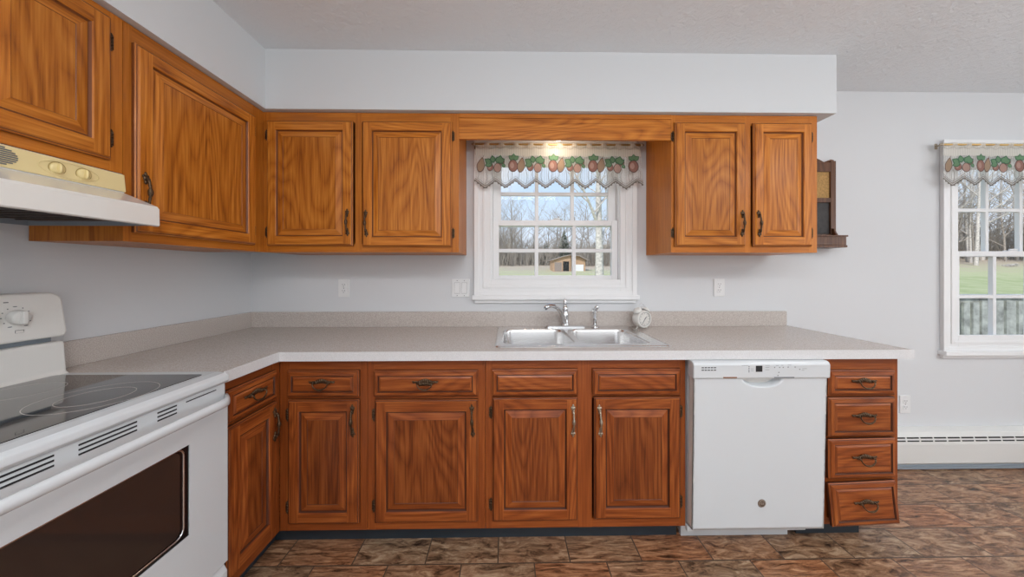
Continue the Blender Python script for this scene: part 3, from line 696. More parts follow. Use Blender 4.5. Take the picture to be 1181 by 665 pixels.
lathe(bm, [(.0135, .0032), (.0155, .0032)], Matrix.Rotation(R(90), 4, 'X'), 32); obj('badge_ring', bm, 'badge_ring', obj_door, (.312, -TH, .236))
text('GE', .014, 'badge_ring', obj_door, (.312, -TH - .0034, .236), (R(90), 0, 0), 'badge_lettering')

# ---------------------------------------------------------------- range hood
HW = .760; hd = root('range_hood', 'yellowed white range hood with two knobs under the short cabinet', 'range hood', (LX, -1.706, 0), R(90))
bm = new()
prof = [(.318, 1.600), (.0, 1.600), (-.006, 1.596), (-.010, 1.540), (-.006, 1.536), (-.118, 1.489), (-.125, 1.480), (-.126, 1.424), (-.120, 1.420), (-.112, 1.424), (-.112, 1.475), (.20, 1.512), (.318, 1.512)]
poly_extrude(bm, prof, 'yz', 0.0, HW)
M['hood_white'] = plain('creamy_hood_enamel', (.76, .745, .71), .2, coat=.5)
hb = obj('canopy', bm, 'hood_white', hd, bevel=.002)
bm = new()
for a in (0, HW - .004): poly_extrude(bm, [(.318, 1.512), (-.112, 1.475), (-.112, 1.424), (.318, 1.424)], 'yz', a, a + .004)
box(bm, .004, HW - .004, .312, .318, 1.424, 1.512); obj('side_skirt', bm, 'hood_under', hd)
bm = new(); box(bm, .03, HW - .03, -.06, .25, 1.435, 1.475); 
for k in range(18): box(bm, .05 + k * .037, .058 + k * .037, -.05, .24, 1.431, 1.435)
obj('grease_filter', bm, 'filter', hd, bevel=.002)
bm = new(); poly_extrude(bm, [(-.0065, 1.5975), (-.0120, 1.5385), (-.002, 1.5385), (-.002, 1.5975)], 'yz', .0, HW); cp = obj('control_panel', bm, 'yellow_enamel', hd, bevel=.0015)
# vent grille: oval of slats
bm = new()
cx_, cz_ = .475, 1.569
for k in range(9):
    zz = cz_ - .022 + k * .0055; hw_ = .045 * math.sqrt(max(0, 1 - ((zz - cz_) / .026) ** 2)); yy = -.0085 - (1.5975 - zz) / .059 * .0055
    box(bm, cx_ - hw_, cx_ + hw_, yy + .0004 - .001, yy + .003, zz - .0014, zz + .0014)
obj('vent_grille', bm, 'mark', hd)
for ky in (.594, .652):
    bm = new(); mt = Matrix.Translation((ky, -.0105, 1.567)) @ Matrix.Rotation(R(95), 4, 'X'); lathe(bm, [(0, .006), (.012, .006), (.0155, .003), (.0165, 0)], mt, 28)
    ell(bm, (ky, -.019, 1.567), (.0035, .007, .0145)); obj('knob', bm, 'yellow_knob', hd)
    bm = new(); lathe(bm, [(.0165, 0), (.0178, .0012), (.019, 0)], mt, 28); obj('knob_ring', bm, plain('ochre_line', (.42, .30, .10), .5), hd)
bm = new(); pts = [( .623 + .066 * math.cos(2 * PI * k / 40) * (1), -.0102 - (1.5975 - (1.567 + .023 * math.sin(2 * PI * k / 40))) / .059 * .0055 + .0028, 1.567 + .023 * math.sin(2 * PI * k / 40)) for k in range(41)]
tube(bm, pts, .0011, 5, cap=False); obj('embossed_oval', bm, 'yellow_enamel', hd)

# ---------------------------------------------------------------- stove
SW = .760; st = root('electric_range', 'white freestanding electric range with black glass cooktop at the left', 'stove', (-.985, -1.683, 0), R(90))
bm = new(); box(bm, .002, SW - .002, .03, .64, .035, .885); 
for a in (.03, SW - .06):
    for bb in (.06, .58): box(bm, a, a + .03, bb, bb + .03, 0, .036)
obj('body', bm, 'white_enamel', st, bevel=.003)
bm = new(); poly_extrude(bm, [(.60, .885), (.60, .916), (.03, .918), (.002, .915), (-.010, .906), (-.012, .890), (-.004, .880), (.03, .878), (.03, .885)], 'yz', 0, SW); top = obj('cooktop', bm, 'white_enamel', st, bevel=.004)
bm = new(); poly_extrude(bm, rrect(.035, SW - .035, .045, .535, .012), 'xy', .914, .9195); gt_ = obj('glass_top', bm, 'glass_black', st, bevel=.001)
def flat_ring(cx, cy, r1, w=.0016):
    bm = new(); mt = Matrix.Translation((cx, cy, .9192)); lathe(bm, [(r1 - w, .0), (r1 - w, .0006), (r1, .0006), (r1, .0)], mt, 72); obj('burner_ring', bm, 'ring', gt_)
for cx, cy, r1 in ((.535, .160, .118), (.575, .425, .078), (.215, .165, .092), (.185, .420, .105), (.380, .45, .05)): flat_ring(cx, cy, r1)
flat_ring(.535, .160, .072)
# backguard
bm = new(); poly_extrude(bm, [(.535, .914), (.548, .925), (.556, 1.022), (.562, 1.028), (.648, 1.028), (.648, .914)], 'yz', .0, SW); obj('backguard', bm, 'white_warm', st, bevel=.004)
bm = new(); box(bm, .012, SW - .012, .585, .64, 1.020, 1.050); obj('vent_gap', bm, 'hood_under', st)
bm = new(); box(bm, .10, SW - .14, .583, .586, 1.030, 1.046); obj('vent_slot', bm, 'dark', st)
bm = new(); P_ = rrect(-.004, SW + .004, 1.046, 1.196, .03, 6)
# square lower corners, round upper ones
P_ = [p for p in P_ if p[1] > 1.08] ; P_ = P_[:]; P_ += [(-.004, 1.060), (.004, 1.046), (SW - .004, 1.046), (SW + .004, 1.060)]
v0 = [bm.verts.new((p[0], .548 + (p[1] - 1.046) * .16, p[1])) for p in P_]; v1 = [bm.verts.new((p[0], .640, p[1])) for p in P_]
for k in range(len(P_)): bm.faces.new((v0[k], v0[(k + 1) % len(P_)], v1[(k + 1) % len(P_)], v1[k]))
bm.faces.new(v0); bm.faces.new(v1[::-1])
pn = obj('control_panel', bm, 'white_warm', st, bevel=.006)
sl = lambda z: .548 + (z - 1.046) * .16
for kx in (.095, .165, .590, .655):
    z = 1.124; tiltm = Matrix.Translation((kx, sl(z) - .0005, z)) @ Matrix.Rotation(R(90 + 9), 4, 'X')
    bm = new(); lathe(bm, [(0, .020), (.016, .020), (.021, .017), (.0235, 0)], tiltm, 28); box(bm, kx - .0055, kx + .0055, sl(z) - .030, sl(z) - .012, z - .021, z + .019); obj('knob', bm, 'white_warm', st, bevel=.002)
    bm = new()
    for k in range(11):
        a = R(-150 + 30 * k); q = .031 if k not in (0, 10, 5) else .033; x_, z_ = kx + q * math.sin(a), z + q * math.cos(a)
        ell(bm, (x_, sl(z_), z_), (.0018, .0006, .0018) if k % 5 else (.005, .0006, .0016))
    tube(bm, [(kx - .008, sl(z - .047), z - .050), (kx + .010, sl(z - .047), z - .050), (kx + .010, sl(z - .047), z - .041), (kx - .008, sl(z - .047), z - .041), (kx - .008, sl(z - .047), z - .050)], .0007, 4)
    box(bm, kx - .022, kx - .012, sl(z + .047) - .0004, sl(z + .047) + .002, z + .046, z + .049)
    obj('dial_marks', bm, 'mark', st)
bm = new(); box(bm, .25, .50, sl(1.13) - .004, sl(1.13) + .002, 1.085, 1.165); obj('clock_display', bm, 'display', st)
# front vent trim
bm = new(); box(bm, .004, SW - .004, .0, .04, .818, .879); vt = obj('vent_trim', bm, 'white_enamel', st, bevel=.003)
bm = new()
for a, c_ in ((.05, .175), (.215, .335), (.375, .490), (.540, .592)):
    for k in range(3): box(bm, a, c_, -.0012, .002, .869 - k * .011 - .002, .869 - k * .011 + .002)
box(bm, .62, .72, -.0012, .002, .866, .869)
obj('vent_slots', bm, 'dark', vt)
# oven door
bm = new(); dz0, dz1 = .258, .816; wx0, wx1, wz0, wz1 = .135, .625, .455, .735
Y0, Y1 = -.006, .028
box(bm, .002, wx0, Y0, Y1, dz0, dz1); box(bm, wx1, SW - .002, Y0, Y1, dz0, dz1); box(bm, wx0, wx1, Y0, Y1, dz0, wz0); box(bm, wx0, wx1, Y0, Y1, wz1, dz1)
bmesh.ops.remove_doubles(bm, verts=bm.verts, dist=1e-5)
od = obj('oven_door', bm, 'white_enamel', st)
bm = new(); box(bm, wx0, wx1, Y0 + .003, Y1, wz0, wz1, 0)
wn = obj('oven_window', bm, 'oven_glass_edge', od)
bm = new(); poly_extrude(bm, rrect(wx0 + .022, wx1 - .028, wz0 + .02, wz1 - .004, .02), 'xz', Y0 + .0015, Y0 + .004); obj('tinted_glass', bm, 'oven_glass', wn)
bm = new(); pl = rrect(wx0 + .016, wx1 - .016, wz0 + .012, wz1 + .0, .024); tube(bm, [(p[0], Y0 + .003, min(p[1], wz1 - .002)) for p in pl + pl[:1]], .0030, 6, cap=False); obj('window_bead', bm, 'chrome', wn)
# bar handle, broad and curved back at both ends
bm = new(); rings = []
nseg = 40
for i in range(nseg + 1):
    u = i / nseg; x = .006 + (SW - .012) * u; e_ = min(u, 1 - u) / .10; s_ = math.sin(min(1, e_) * PI / 2)
    yc = -.006 - .048 * s_; hh = .0145 + .006 * (1 - s_); zc = .834 - .010 * (1 - s_)
    rings.append([bm.verts.new((x, yc + .011 * math.cos(2 * PI * k / 14), zc + hh * math.sin(2 * PI * k / 14))) for k in range(14)])
for i in range(nseg):
    for k in range(14):
        f = bm.faces.new((rings[i][k], rings[i][(k + 1) % 14], rings[i + 1][(k + 1) % 14], rings[i + 1][k])); f.smooth = True
bm.faces.new(rings[0]); bm.faces.new(rings[-1]); obj('handle', bm, 'white_enamel', od)
bm = new(); poly_extrude(bm, [(.028, .05), (-.004, .05), (-.006, .06), (-.006, .225), (.006, .248), (.028, .250)], 'yz', .002, SW - .002); obj('storage_drawer', bm, 'white_enamel', st, bevel=.003)

# ---------------------------------------------------------------- wall plates
def plate(name, loc, label, cat, gang=1):
    o = root(name, label, cat, loc); w2 = .035 if gang == 1 else .0575
    bm = new(); poly_extrude(bm, rrect(-w2, w2, -.0575, .0575, .004, 3), 'xz', -.006, 0); obj('cover_plate', bm, 'white_plastic', o, bevel=.0015)
    if gang == 1:
        for s in (-1, 1):
            bm = new(); poly_extrude(bm, rrect(-.0165, .0165, s * .0195 - .0145, s * .0195 + .0145, .008, 4), 'xz', -.0085, -.005); q = obj('socket', bm, 'white_plastic', o, bevel=.0008)
            bm = new()
            for t_ in (-1, 1): box(bm, t_ * .0065 - .0012, t_ * .0065 + .0012, -.009, -.0084, s * .0195, s * .0195 + .008)
            ell(bm, (0, -.0086, s * .0195 - .007), (.0025, .0005, .0028)); obj('slots', bm, 'mark', q)
        bm = new(); ell(bm, (0, -.006, 0), (.003, .0012, .003)); obj('screw', bm, 'mark', o)
    else:
        for s in (-1, 1):
            bm = new(); poly_extrude(bm, [(-.006, -.034), (-.010, -.033), (-.0065, .033), (-.006, .034)], 'yz', s * .023 - .0165, s * .023 + .0165); obj('rocker', bm, 'white_plastic', o, bevel=.0008)
            bm = new()
            for a, bb, cc, dd in ((-.0175, .0175, -.0352, -.034), (-.0175, .0175, .034, .0352), (-.0175, -.0165, -.034, .034), (.0165, .0175, -.034, .034)): box(bm, s * .023 + a, s * .023 + bb, -.0065, -.006, cc, dd)
            for z in (-.048, .048): ell(bm, (s * .023, -.006, z), (.0028, .001, .0028))
            obj('rocker_gap', bm, 'mark', o)
plate('wall_outlet', (-1.044, 0, 1.161), 'white duplex outlet on the back wall above the left part of the counter', 'outlet')
plate('light_switch', (-.298, 0, 1.161), 'white double rocker light switch on the wall left of the window', 'switch', 2)
plate('wall_outlet', (1.382, 0, 1.163), 'white duplex outlet under the wall cabinet right of the window', 'outlet')
plate('wall_outlet', (2.617, 0, .395), 'white duplex outlet low on the wall above the baseboard heater', 'outlet')

# ---------------------------------------------------------------- baseboard heater
ht = root('baseboard_heater', 'long white baseboard heater on the floor below the right window', 'heater', (1.835, 0, 0)); HL = XR - 1.835 - .01
bm = new(); poly_extrude(bm, [(0, .02), (-.012, .02), (-.012, .205), (-.03, .232), (-.06, .238), (-.064, .226), (-.012, .250), (0, .250)][:0] or [(0, .03), (-.055, .03), (-.068, .045), (-.070, .165), (-.064, .200), (-.050, .236), (-.010, .248), (0, .248)], 'yz', 0, HL)
obj('housing', bm, 'heater', ht, bevel=.002)
bm = new(); n_ = int(HL / .089)
for k in range(n_):
    for (z, yy) in ((.2045, -.0655), (.186, -.0680)):
        box(bm, .006 + k * .089, .006 + k * .089 + .076, yy, yy + .006, z - .0035, z + .0035)
obj('louver_slots', bm, 'dark', ht)
bm = new(); box(bm, 0, HL, -.058, -.002, .010, .032); box(bm, 0, HL, -.066, -.060, .006, .020); obj('lower_fins', bm, 'hood_under', ht)
bm = new()
box(bm, 0, .5 * HL, -.012, 0, 0, .03); box(bm, .5 * HL, HL, -.012, 0, 0, .03); obj('foot_strip', bm, 'heater', ht)

# ---------------------------------------------------------------- wooden wall rack
rk = root('wall_rack', 'dark wooden message rack with cork and chalkboard hanging beside the right wall cabinet', 'rack', (1.845, 0, 1.42))
bm = new(); RW = .290; RH = .575
pts = [(0, 0), (RW, 0), (RW, RH), (RW - .02, RH + .004), (RW - .045, RH - .006), (RW - .065, RH - .014), (RW - .09, RH), (RW / 2, RH + .025), (.09, RH), (.065, RH - .014), (.045, RH - .006), (.02, RH + .004), (0, RH)]
poly_extrude(bm, pts, 'xz', -.010, 0); obj('back_board', bm, 'dark_wood', rk)
bm = new(); 
for a, bb, cc, dd in ((0, .035, .06, RH - .01), (RW - .035, RW, .06, RH - .01), (.035, RW - .035, RH - .08, RH - .02), (.035, RW - .035, .295, .325), (.035, RW - .035, .06, .09)): box(bm, a, bb, -.024, -.010, cc, dd)
obj('frame', bm, 'dark_wood', rk, bevel=.002)
bm = new(); box(bm, .035, RW - .035, -.014, -.010, .325, RH - .08); obj('cork_panel', bm, 'cork', rk)
bm = new(); box(bm, .035, RW - .035, -.014, -.010, .09, .295); obj('chalkboard_panel', bm, 'slate', rk)
bm = new(); box(bm, -.01, RW - .012, -.105, 0, -.002, .012); box(bm, -.006, RW - .016, -.102, -.092, .012, .068); box(bm, -.012, RW - .010, -.108, -.085, .064, .074); obj('letter_box', bm, 'dark_wood', rk, bevel=.002)
for a in (-.006, RW - .028):
    bm = new(); poly_extrude(bm, [(-.010, .012), (-.010, .125), (-.024, .128), (-.036, .120), (-.042, .100), (-.055, .078), (-.080, .068), (-.095, .066), (-.095, .012)], 'yz', a, a + .012); obj('side_bracket', bm, 'dark_wood', rk, bevel=.001)
# ceiling hook mark: none

# ---------------------------------------------------------------- light over the sink, behind the board
sl_ = root('sink_light', 'small warm globe light under the soffit behind the oak valance board', 'light', (.31, -.165, 2.132))
bm = new(); lathe(bm, [(0, 0), (.06, 0), (.06, -.018), (.045, -.022), (0, -.022)]); obj('base', bm, 'white_plastic', sl_)
bm = new(); lathe(bm, [(.035, -.022), (.046, -.035), (.05, -.05), (.043, -.068), (.025, -.079), (0, -.083)]); obj('globe', bm, 'warmlamp', sl_)
l = lamp('sink_lamp', 'POINT', (.31, -.165, 2.02), (0, 0, 0), 1.2, (1, .84, .66), shadow_soft_size=.04)
l.parent = sl_; l.location = (0, 0, -.11)

# ---------------------------------------------------------------- curtain rods and valances
def curtain(xa, xb, ztop, zbot, period, label, rodlabel, rep, dark=False):
    ry = -.062
    rd = root('curtain_rod', rodlabel, 'rod', ((xa + xb) / 2, ry, ztop - .012))
    hw = (xb - xa) / 2
    bm = new(); tube(bm, [(-hw - .008, 0, 0), (hw + .008, 0, 0)], .0055, 10); obj('rod', bm, 'rod', rd)
    for s in (-1, 1):
        bm = new(); ell(bm, (s * (hw + .012), 0, 0), (.010, .010, .010)); ell(bm, (s * (hw + .022), 0, 0), (.005, .006, .006)); obj('finial', bm, 'brass_bright', rd)
        bm = new(); tube(bm, [(s * (hw + .004), 0, 0), (s * (hw + .004), -ry - .028, 0)], .004, 8); box(bm, s * (hw + .004) - .008, s * (hw + .004) + .008, -ry - .030, -ry - .0262, -.018, .018); obj('bracket', bm, 'brass_bright', rd)
    def surf(x, z, off=0):
        u = (ztop - z) / (ztop - zbot)
        k = 2 * PI * (x - xa) / period
        head = math.exp(-((z - (ztop - .012)) / .012) ** 2)
        wv = .0105 * math.sin(k) * head + (1 - head) * (.003 + .004 * u) * math.sin(k * .34 + .6 * math.sin(x * 7))
        # the cloth spreads outwards a little below the rod at its right end
        fl = (x - (xa + xb) / 2) / hw
        xx = x + .018 * u * max(0, fl) ** 3 - .004 * u * max(0, -fl) ** 3
        return Vector((xx, ry - .004 * u + wv + off, z))
    bm = new(); nxx = int((xb - xa) / .006); zs = [ztop, ztop - .004, ztop - .008, ztop - .012, ztop - .016, ztop - .021, ztop - .028, ztop - .05]
    nz_ = 12
    zl = ztop - .05
    def lowz(x):
        ph = ((x - xa) / rep * 2) % 1; tri = abs(ph - .5) * 2   # 0 middle, 1 ends
        return zbot + .046 * tri ** 1.1
    cols = []
    for i in range(nxx + 1):
        x = xa + (xb - xa) * i / nxx; lz = lowz(x)
        col = [bm.verts.new(surf(x, z)) for z in zs] + [bm.verts.new(surf(x, zl + (lz - zl) * k / nz_)) for k in range(1, nz_ + 1)]
        cols.append((x, lz, col))
    for i in range(nxx):
        a, c_ = cols[i][2], cols[i + 1][2]
        for k in range(len(a) - 1):
            f = bm.faces.new((a[k], a[k + 1], c_[k + 1], c_[k])); f.smooth = True; f.material_index = 0 if k < 9 else 1
    # lace bands along the scalloped edge
    def band(o1, o2, mi, off=-.0012):
        prev = None
        for i in range(0, nxx + 1):
            x, lz = cols[i][0], cols[i][1]; p = (bm.verts.new(surf(x, lz + o1, off)), bm.verts.new(surf(x, lz + o2, off)))
            if prev: f = bm.faces.new((prev[0], prev[1], p[1], p[0])); f.material_index = mi; f.smooth = True
            prev = p
    band(-.003, .006, 2); band(.007, .010, 3); band(.011, .017, 2); band(.026, .0285, 2)
    # little picots hanging under the edge
    for i in range(0, nxx, 3):
        x, lz = cols[i][0], cols[i][1]; pts = [surf(x + .006 * math.cos(t * PI / 3), lz - .003 + .006 * math.sin(t * PI / 3), -.0014) for t in range(6)]
        f = bm.faces.new([bm.verts.new(p) for p in pts]); f.material_index = 2
    # header scallop lines
    for zo, am in ((.030, .004), (.036, .0045)):
        prev = None
        for i in range(nxx + 1):
            x = cols[i][0]; z = ztop - zo + am * math.cos(2 * PI * (x - xa) / (rep / 4)); p = (bm.verts.new(surf(x, z, -.001)), bm.verts.new(surf(x, z - .0014, -.001)))
            if prev: f = bm.faces.new((prev[0], prev[1], p[1], p[0])); f.material_index = 2
            prev = p
    lay = [0]
    def patch(pts, mi):
        lay[0] += 1; off = -.0016 - .00012 * (lay[0] % 9)
        cx_ = sum(p[0] for p in pts) / len(pts); cz_ = sum(p[1] for p in pts) / len(pts)
        if min(p[0] for p in pts) < xa or max(p[0] for p in pts) > xb: return
        c0 = bm.verts.new(surf(cx_, cz_, off)); mids = [bm.verts.new(surf((p[0] + cx_) / 2, (p[1] + cz_) / 2, off)) for p in pts]; vs = [bm.verts.new(surf(p[0], p[1], off)) for p in pts]; n = len(pts)
        for k in range(n):
            f = bm.faces.new((c0, mids[k], mids[(k + 1) % n])); f.material_index = mi
            f = bm.faces.new((mids[k], vs[k], vs[(k + 1) % n], mids[(k + 1) % n])); f.material_index = mi
    def oval(x, z, a, b_, ang=0, pear=0, n=16):
        o = []
        for k in range(n):
            t_ = 2 * PI * k / n; s_ = 1 - pear * max(0, math.sin(t_)) ; px, pz = a * s_ * math.cos(t_), b_ * math.sin(t_); o.append((x + px * math.cos(ang) - pz * math.sin(ang), z + px * math.sin(ang) + pz * math.cos(ang)))
        return o
    def fruit(x, z, a, b_, ang, pear, m1):
        lay[0] = 1; patch(oval(x, z, a, b_, ang, pear), 9); patch(oval(x, z, a * .84, b_ * .88, ang, pear), m1); patch(oval(x - a * .2, z + b_ * .05, a * .42, b_ * .5, ang, pear), 5 if m1 == 4 else m1)
    def leaf(x, z, l_, w2, ang):
        lay[0] = 4; patch([(x + u * l_ * math.cos(ang) - v * w2 * math.sin(ang), z + u * l_ * math.sin(ang) + v * w2 * math.cos(ang)) for u, v in ((0, 0), (.25, -.8), (.6, -.9), (1, 0), (.6, .9), (.25, .8))], 8)
        patch([(x + u * l_ * math.cos(ang) - v * w2 * math.sin(ang), z + u * l_ * math.sin(ang) + v * w2 * math.cos(ang)) for u, v in ((.12, 0), (.3, -.55), (.6, -.6), (.85, 0), (.6, .6), (.3, .55))], 7)
    zf = ztop - .148
    x = xa - rep * .35
    while x < xb:
        fruit(x + .072, zf, .031, .040, 0, .1, 4); fruit(x + .123, zf + .006, .025, .048, -.18, .55, 6)
        for an in (40, 90, 140): leaf(x + .076, zf + .036, .042, .016, R(an))
        lay[0] = 2; patch([(x + .128, zf + .045), (x + .131, zf + .045), (x + .14, zf + .066), (x + .138, zf + .066)], 9)
        leaf(x + .022, zf - .012, .034, .012, R(125))
        fruit(x + .180, zf - .006, .021, .026, 0, .1, 4); fruit(x + .226, zf - .012, .025, .030, .1, .1, 5); fruit(x + .252, zf + .026, .018, .023, 0, .1, 4)
        for an, q in ((150, 0), (100, .012), (60, .03), (30, .04), (200, .006), (80, .048)): leaf(x + .188 + q, zf + .018, .050, .020, R(an))
        # threads joining the fruit to the lace
        for q in (.055, .10, .15, .20, .255, .30):
            if xa < x + q < xb:
                prev = None
                for k in range(9):
                    u = k / 8; xx = x + q + .010 * math.sin(PI * u) * (1 if q < .16 else -1); z = zf - .02 + (lowz(min(max(x + q, xa), xb)) + .02 - zf + .02) * u
                    if not xa <= xx + .001 <= xb: break
                    p = (bm.verts.new(surf(xx, z, -.001)), bm.verts.new(surf(xx + .0022, z, -.001)))
                    if prev: f = bm.faces.new((prev[0], prev[1], p[1], p[0])); f.material_index = 2
                    prev = p
        x += rep
    o = obj('valance_curtain', bm, ['sheer', 'sheer_open', 'lace', 'lace_white', 'fruit', 'fruit_l', 'pear', 'leaf_c', 'leaf_d', 'outline'], None, fix=False)
    tag(o, label, 'curtain')
    o.modifiers.new('cloth', 'SOLIDIFY').thickness = .0004
curtain(-.197, .838, 2.076, 1.790, .092, 'sheer valance printed with fruit hanging on the rod of the sink window', 'thin brass curtain rod over the sink window', .250)
curtain(2.795, 3.93, 2.092, 1.818, .092, 'sheer fruit-print valance hanging on the rod of the right-hand window', 'thin gold curtain rod over the right-hand window', .250)

# ---------------------------------------------------------------- outdoors
def gz(x, y):
    if y < 18: z = -.9
    elif y < 60: z = -.9 + (y - 18) * .0810
    else: z = 2.5 + (y - 60) * .09
    z += max(0, y - 30) * .045 * min(1, max(0, (x - 26) / 12))
    return z
bm = new(); xs_ = [-60 + 5 * i for i in range(45)]; ys_ = [.3, 4, 8, 12, 16, 20, 25, 30, 36, 42, 48, 55, 62, 75, 95, 120]
vv = [[bm.verts.new((x, y, gz(x, y) + (.10 * math.sin(x * .31) * math.cos(y * .23) if y > 14 else 0))) for x in xs_] for y in ys_]
for j in range(len(ys_) - 1):
    for i in range(len(xs_) - 1):
        f = bm.faces.new((vv[j][i], vv[j][i + 1], vv[j + 1][i + 1], vv[j + 1][i])); f.smooth = True
lawn = tag(obj('ground', bm, 'lawn', fix=False), kind='structure')

def tree_bm(seed, H, r0, spread, first=.25, levels=4):
    rg = random.Random(seed); bm = new()
    def grow(p, d, L_, r_, lv):
        n = 5 if lv == 0 else 3; pts = [p.copy()]; rs = [r_]; q = p.copy(); dd = d.copy()
        for k in range(n):
            dd = (dd + Vector((rg.uniform(-1, 1), rg.uniform(-1, 1), rg.uniform(-.3, .6))) * (.06 if lv == 0 else .20)).normalized(); q = q + dd * L_ / n; pts.append(q.copy()); rs.append(max(.008, r_ * (1 - .75 * (k + 1) / n)))
        tube(bm, pts, rs, 6 if lv == 0 else (4 if lv < 2 else 3), cap=False)
        if lv >= levels: return
        nb = (9, 5, 4, 3, 2)[lv]
        for k in range(nb):
            u = first + (1 - first) * (k + rg.random()) / nb if lv == 0 else .2 + .8 * (k + rg.random()) / nb
            i = min(int(u * n), n - 1); bp_ = pts[i].lerp(pts[i + 1], u * n - i); az = rg.uniform(0, 2 * PI); out_ = Vector((math.cos(az), math.sin(az), rg.uniform(.1, .9) * 1.1)).normalized()
            nd = (dd * .35 + out_ * spread).normalized(); grow(bp_, nd, L_ * rg.uniform(.35, .55) * (1 - .35 * u if lv == 0 else 1), max(.01, rs[i] * .55), lv + 1)
    grow(Vector((0, 0, 0)), Vector((0, 0, 1)), H, r0, 0)
    return bm
def tree_mesh(name, mat, *a, **k):
    bm = tree_bm(*a, **k); me = bpy.data.meshes.new(name); bm.to_mesh(me); bm.free(); me.materials.append(M[mat]); return me
def put(name, me, x, y, rz, sc, label, cat, group=None):
    o = bpy.data.objects.new(name, me); C.objects.link(o); o.location = (x, y, gz(x, y) - .12); o.rotation_euler = (0, 0, rz); o.scale = (sc,) * 3; return tag(o, label, cat, group)
big = tree_mesh('big_tree', 'bark_pale', 11, 15, .42, 1.0, first=.28, levels=4)
put('bare_tree', big, 8.35, 26.5, 1.0, 1.0, 'thick pale bare tree on the lawn, nearest one seen through the sink window', 'tree')
TA = [tree_mesh('woodland_tree', 'bark', 20 + i, 10 + i, .16, 1.0, first=.2, levels=3) for i in range(3)]
TB = [tree_mesh('tall_woodland_tree', 'bark_pale', 40 + i, 21 + i, .30, .7, first=.3, levels=3) for i in range(3)]
rg = random.Random(5)
for i in range(30):
    x = -7 + 34 * (i + rg.random()) / 30; y = rg.uniform(58, 72)
    put('bare_tree', TA[i % 3], x, y, rg.uniform(0, 6.28), rg.uniform(.75, 1.15), 'grey bare tree in the woodland edge seen through the sink window', 'tree', 'woodland trees beyond the sink window')
for i in range(84):
    x = 52 + 58 * (i + rg.random()) / 84; y = 50 + rg.uniform(-3, 16)
    pale = i % 5 < 3
    put('bare_tree', (TB + TA)[i % 5], x, y, rg.uniform(0, 6.28), rg.uniform(.6, 1.1) * (1 if pale else 1.3), ('pale tall bare tree' if pale else 'slender grey bare tree') + ' in the woods seen through the right-hand window', 'tree', ('pale' if pale else 'slender grey') + ' woodland trees beyond the right-hand window')
# dry thicket of twigs, nobody could count it
bm = new()
for i in range(3600):
    if i < 1900: x = rg.uniform(-9, 30); y = rg.uniform(56, 66); h_ = rg.uniform(2.0, 5.5) * (1.9 if x < 2 else 1.1)
    else: x = rg.uniform(50, 120); y = rg.uniform(56, 66); h_ = rg.uniform(3, 10)
    z = gz(x, y) - .1; a = Vector((x, y, z)); lean = Vector((rg.uniform(-.5, .5), rg.uniform(-.4, .4), 1)).normalized()
    m1_ = a + lean * h_ * .5; b2 = m1_ + (lean + Vector((rg.uniform(-.6, .6), rg.uniform(-.4, .4), 0))).normalized() * h_ * .5; tube(bm, [a, m1_, b2], [.05, .035, .015], 3, cap=False)
    b3 = m1_ + (lean + Vector((rg.uniform(-1, 1), rg.uniform(-.5, .5), .1))).normalized() * h_ * .45; tube(bm, [m1_, b3], [.022, .008], 3, cap=False)
    tube(bm, [a.lerp(m1_, .6), m1_ + Vector((rg.uniform(-1.4, 1.4), 0, rg.uniform(.2, 1.6)))], [.02, .008], 3, cap=False)
tag(obj('thicket', bm, 'brush', fix=False), 'dense dry grey-brown brush along the far edge of the lawn', 'brush', kind='stuff')
# evergreens
def evergreen(x, y, H, label):
    o = root('evergreen_tree', label, 'tree', (x, y, gz(x, y) - .1)); bm = new(); tube(bm, [(0, 0, 0), (0, 0, H)], [.12, .02], 6); obj('trunk', bm, 'bark', o)
    bm = new(); 
    for k in range(420):
        u = rg.random() ** .7; z = H * (.08 + .9 * (1 - u)); rr = (H * .26) * (u ** .9) + .1; a = rg.uniform(0, 2 * PI); p1 = Vector((rr * math.cos(a), rr * math.sin(a), z - rr * .25)); s_ = Vector((-math.sin(a), math.cos(a), 0)) * (.14 + rr * .12)
        f = bm.faces.new([bm.verts.new(p) for p in (Vector((0, 0, z)), p1 + s_, p1 * 1.06 - Vector((0, 0, .15)), p1 - s_)])
    obj('foliage', bm, 'evergreen', o, fix=False)
evergreen(10.6, 57, 6.6, 'dark evergreen above the shed roof seen through the sink window')
evergreen(7.6, 60, 4.6, 'smaller dark evergreen left of the taller one behind the shed')
# shed
sz = gz(0, 45); sh = root('garden_shed', 'tan wooden shed with dark doorway and white garage door across the lawn', 'shed', (6.8, 45, sz - .1))
bm = new(); poly_extrude(bm, [(0, 0), (2.6, 0), (2.6, 2.45), (1.4, 2.2), (0, 1.75)], 'xz', 0, 3.2); poly_extrude(bm, [(2.6, 0), (4.9, 0), (4.9, 1.75), (3.9, 2.3), (2.6, 2.45)], 'xz', .25, 3.2); obj('walls', bm, 'shed', sh)
bm = new()
for (a, c_) in (((-.25, 1.66), (1.4, 2.2)), ((1.4, 2.2), (2.6, 2.46)), ((2.6, 2.46), (3.9, 2.3)), ((3.9, 2.3), (5.15, 1.66))): poly_extrude(bm, [a, c_, (c_[0], c_[1] + .13), (a[0], a[1] + .13)], 'xz', -.35, 3.5)
obj('roof', bm, 'shed_roof', sh)
bm = new(); box(bm, 1.5, 2.4, -.02, .02, .1, 1.55); obj('doorway', bm, 'shed_dark', sh)
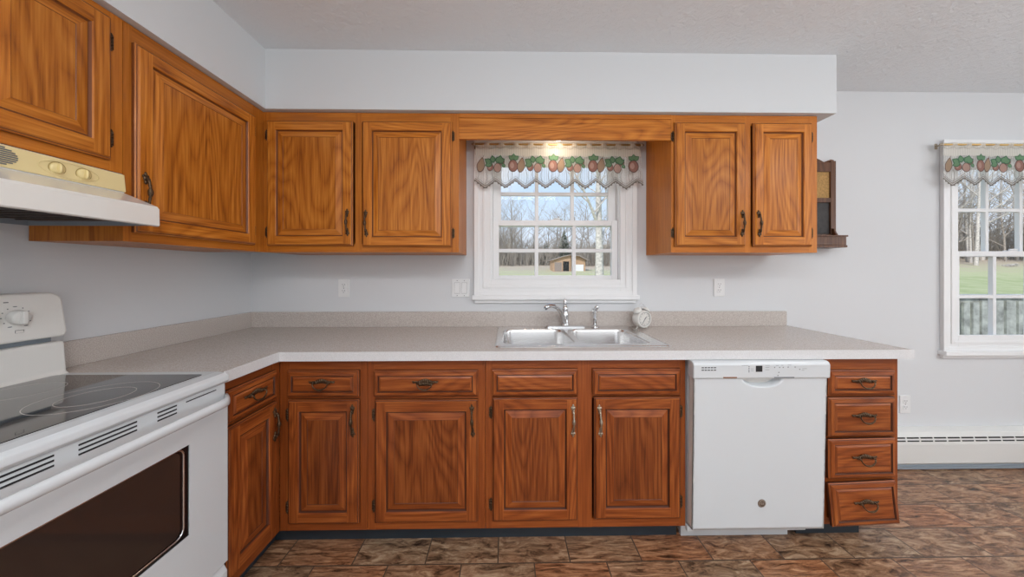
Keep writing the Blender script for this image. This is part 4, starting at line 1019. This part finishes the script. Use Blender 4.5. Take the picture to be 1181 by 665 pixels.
bm = new(); box(bm, 3.4, 4.6, .21, .26, .1, 1.08)
for k in range(4): box(bm, 3.4, 4.6, .19, .21, .12 + k * .24, .34 + k * .24)
obj('garage_door', bm, 'trim', sh)
bm = new(); box(bm, .25, 1.3, -.02, .02, .1, 1.4)
for k in range(4): box(bm, .25 + k * .28, .28 + k * .28, -.05, -.02, .1, 1.4)
obj('plank_door', bm, 'shed_roof', sh)
bm = new()
for k in range(60):
    a = rg.uniform(0, PI); p = Vector((rg.uniform(-1, 1), rg.uniform(-.3, .3), rg.uniform(0, .35))); q = p + Vector((math.cos(a), rg.uniform(-.3, .3), rg.uniform(-.05, .25))) * rg.uniform(.3, .7); tube(bm, [p, q], [.06, .03], 4)
o = obj('log_pile', bm, 'bark_pale', None, (76.4, 45, gz(76.4, 45) + .05), fix=False); tag(o, 'low pile of pale logs and branches on the far lawn, right-hand window', 'log pile')
# deck railing outside the right window
fn = root('deck_railing', 'weathered grey wooden deck railing outside the right-hand window', 'railing', (4.2, 2.45, 0)); FL = 7.0
bm = new(); box(bm, 0, FL, -.07, .07, .895, .935); obj('cap_rail', bm, 'deck', fn)
bm = new(); box(bm, 0, FL, -.02, .02, .80, .885); obj('top_rail', bm, 'deck', fn)
bm = new(); box(bm, 0, FL, -.02, .02, .06, .14); obj('bottom_rail', bm, 'deck', fn)
k = 0; x = .02
while x < FL - .15:
    bm = new(); w2 = rg.choice((.09, .14, .14)); box(bm, x, x + w2, -.05, -.02, .0, .84 - rg.uniform(0, .03)); obj('picket', bm, 'deck', fn, rot=(0, R(rg.uniform(-.4, .4)), 0)); x += w2 + rg.uniform(.035, .06)
for x in (0, 2.4, 4.8, FL - .09):
    bm = new(); box(bm, x, x + .09, .02, .11, -1.0, .90); obj('post', bm, 'deck', fn)
bm = new(); box(bm, -1.0, FL + .5, -2.2, .2, -.12, -.06); dk = obj('deck_floor', bm, 'deck', None, (4.2, 2.45, 0)); tag(dk, 'weathered grey deck boards outside the right-hand window', 'deck', kind='structure')
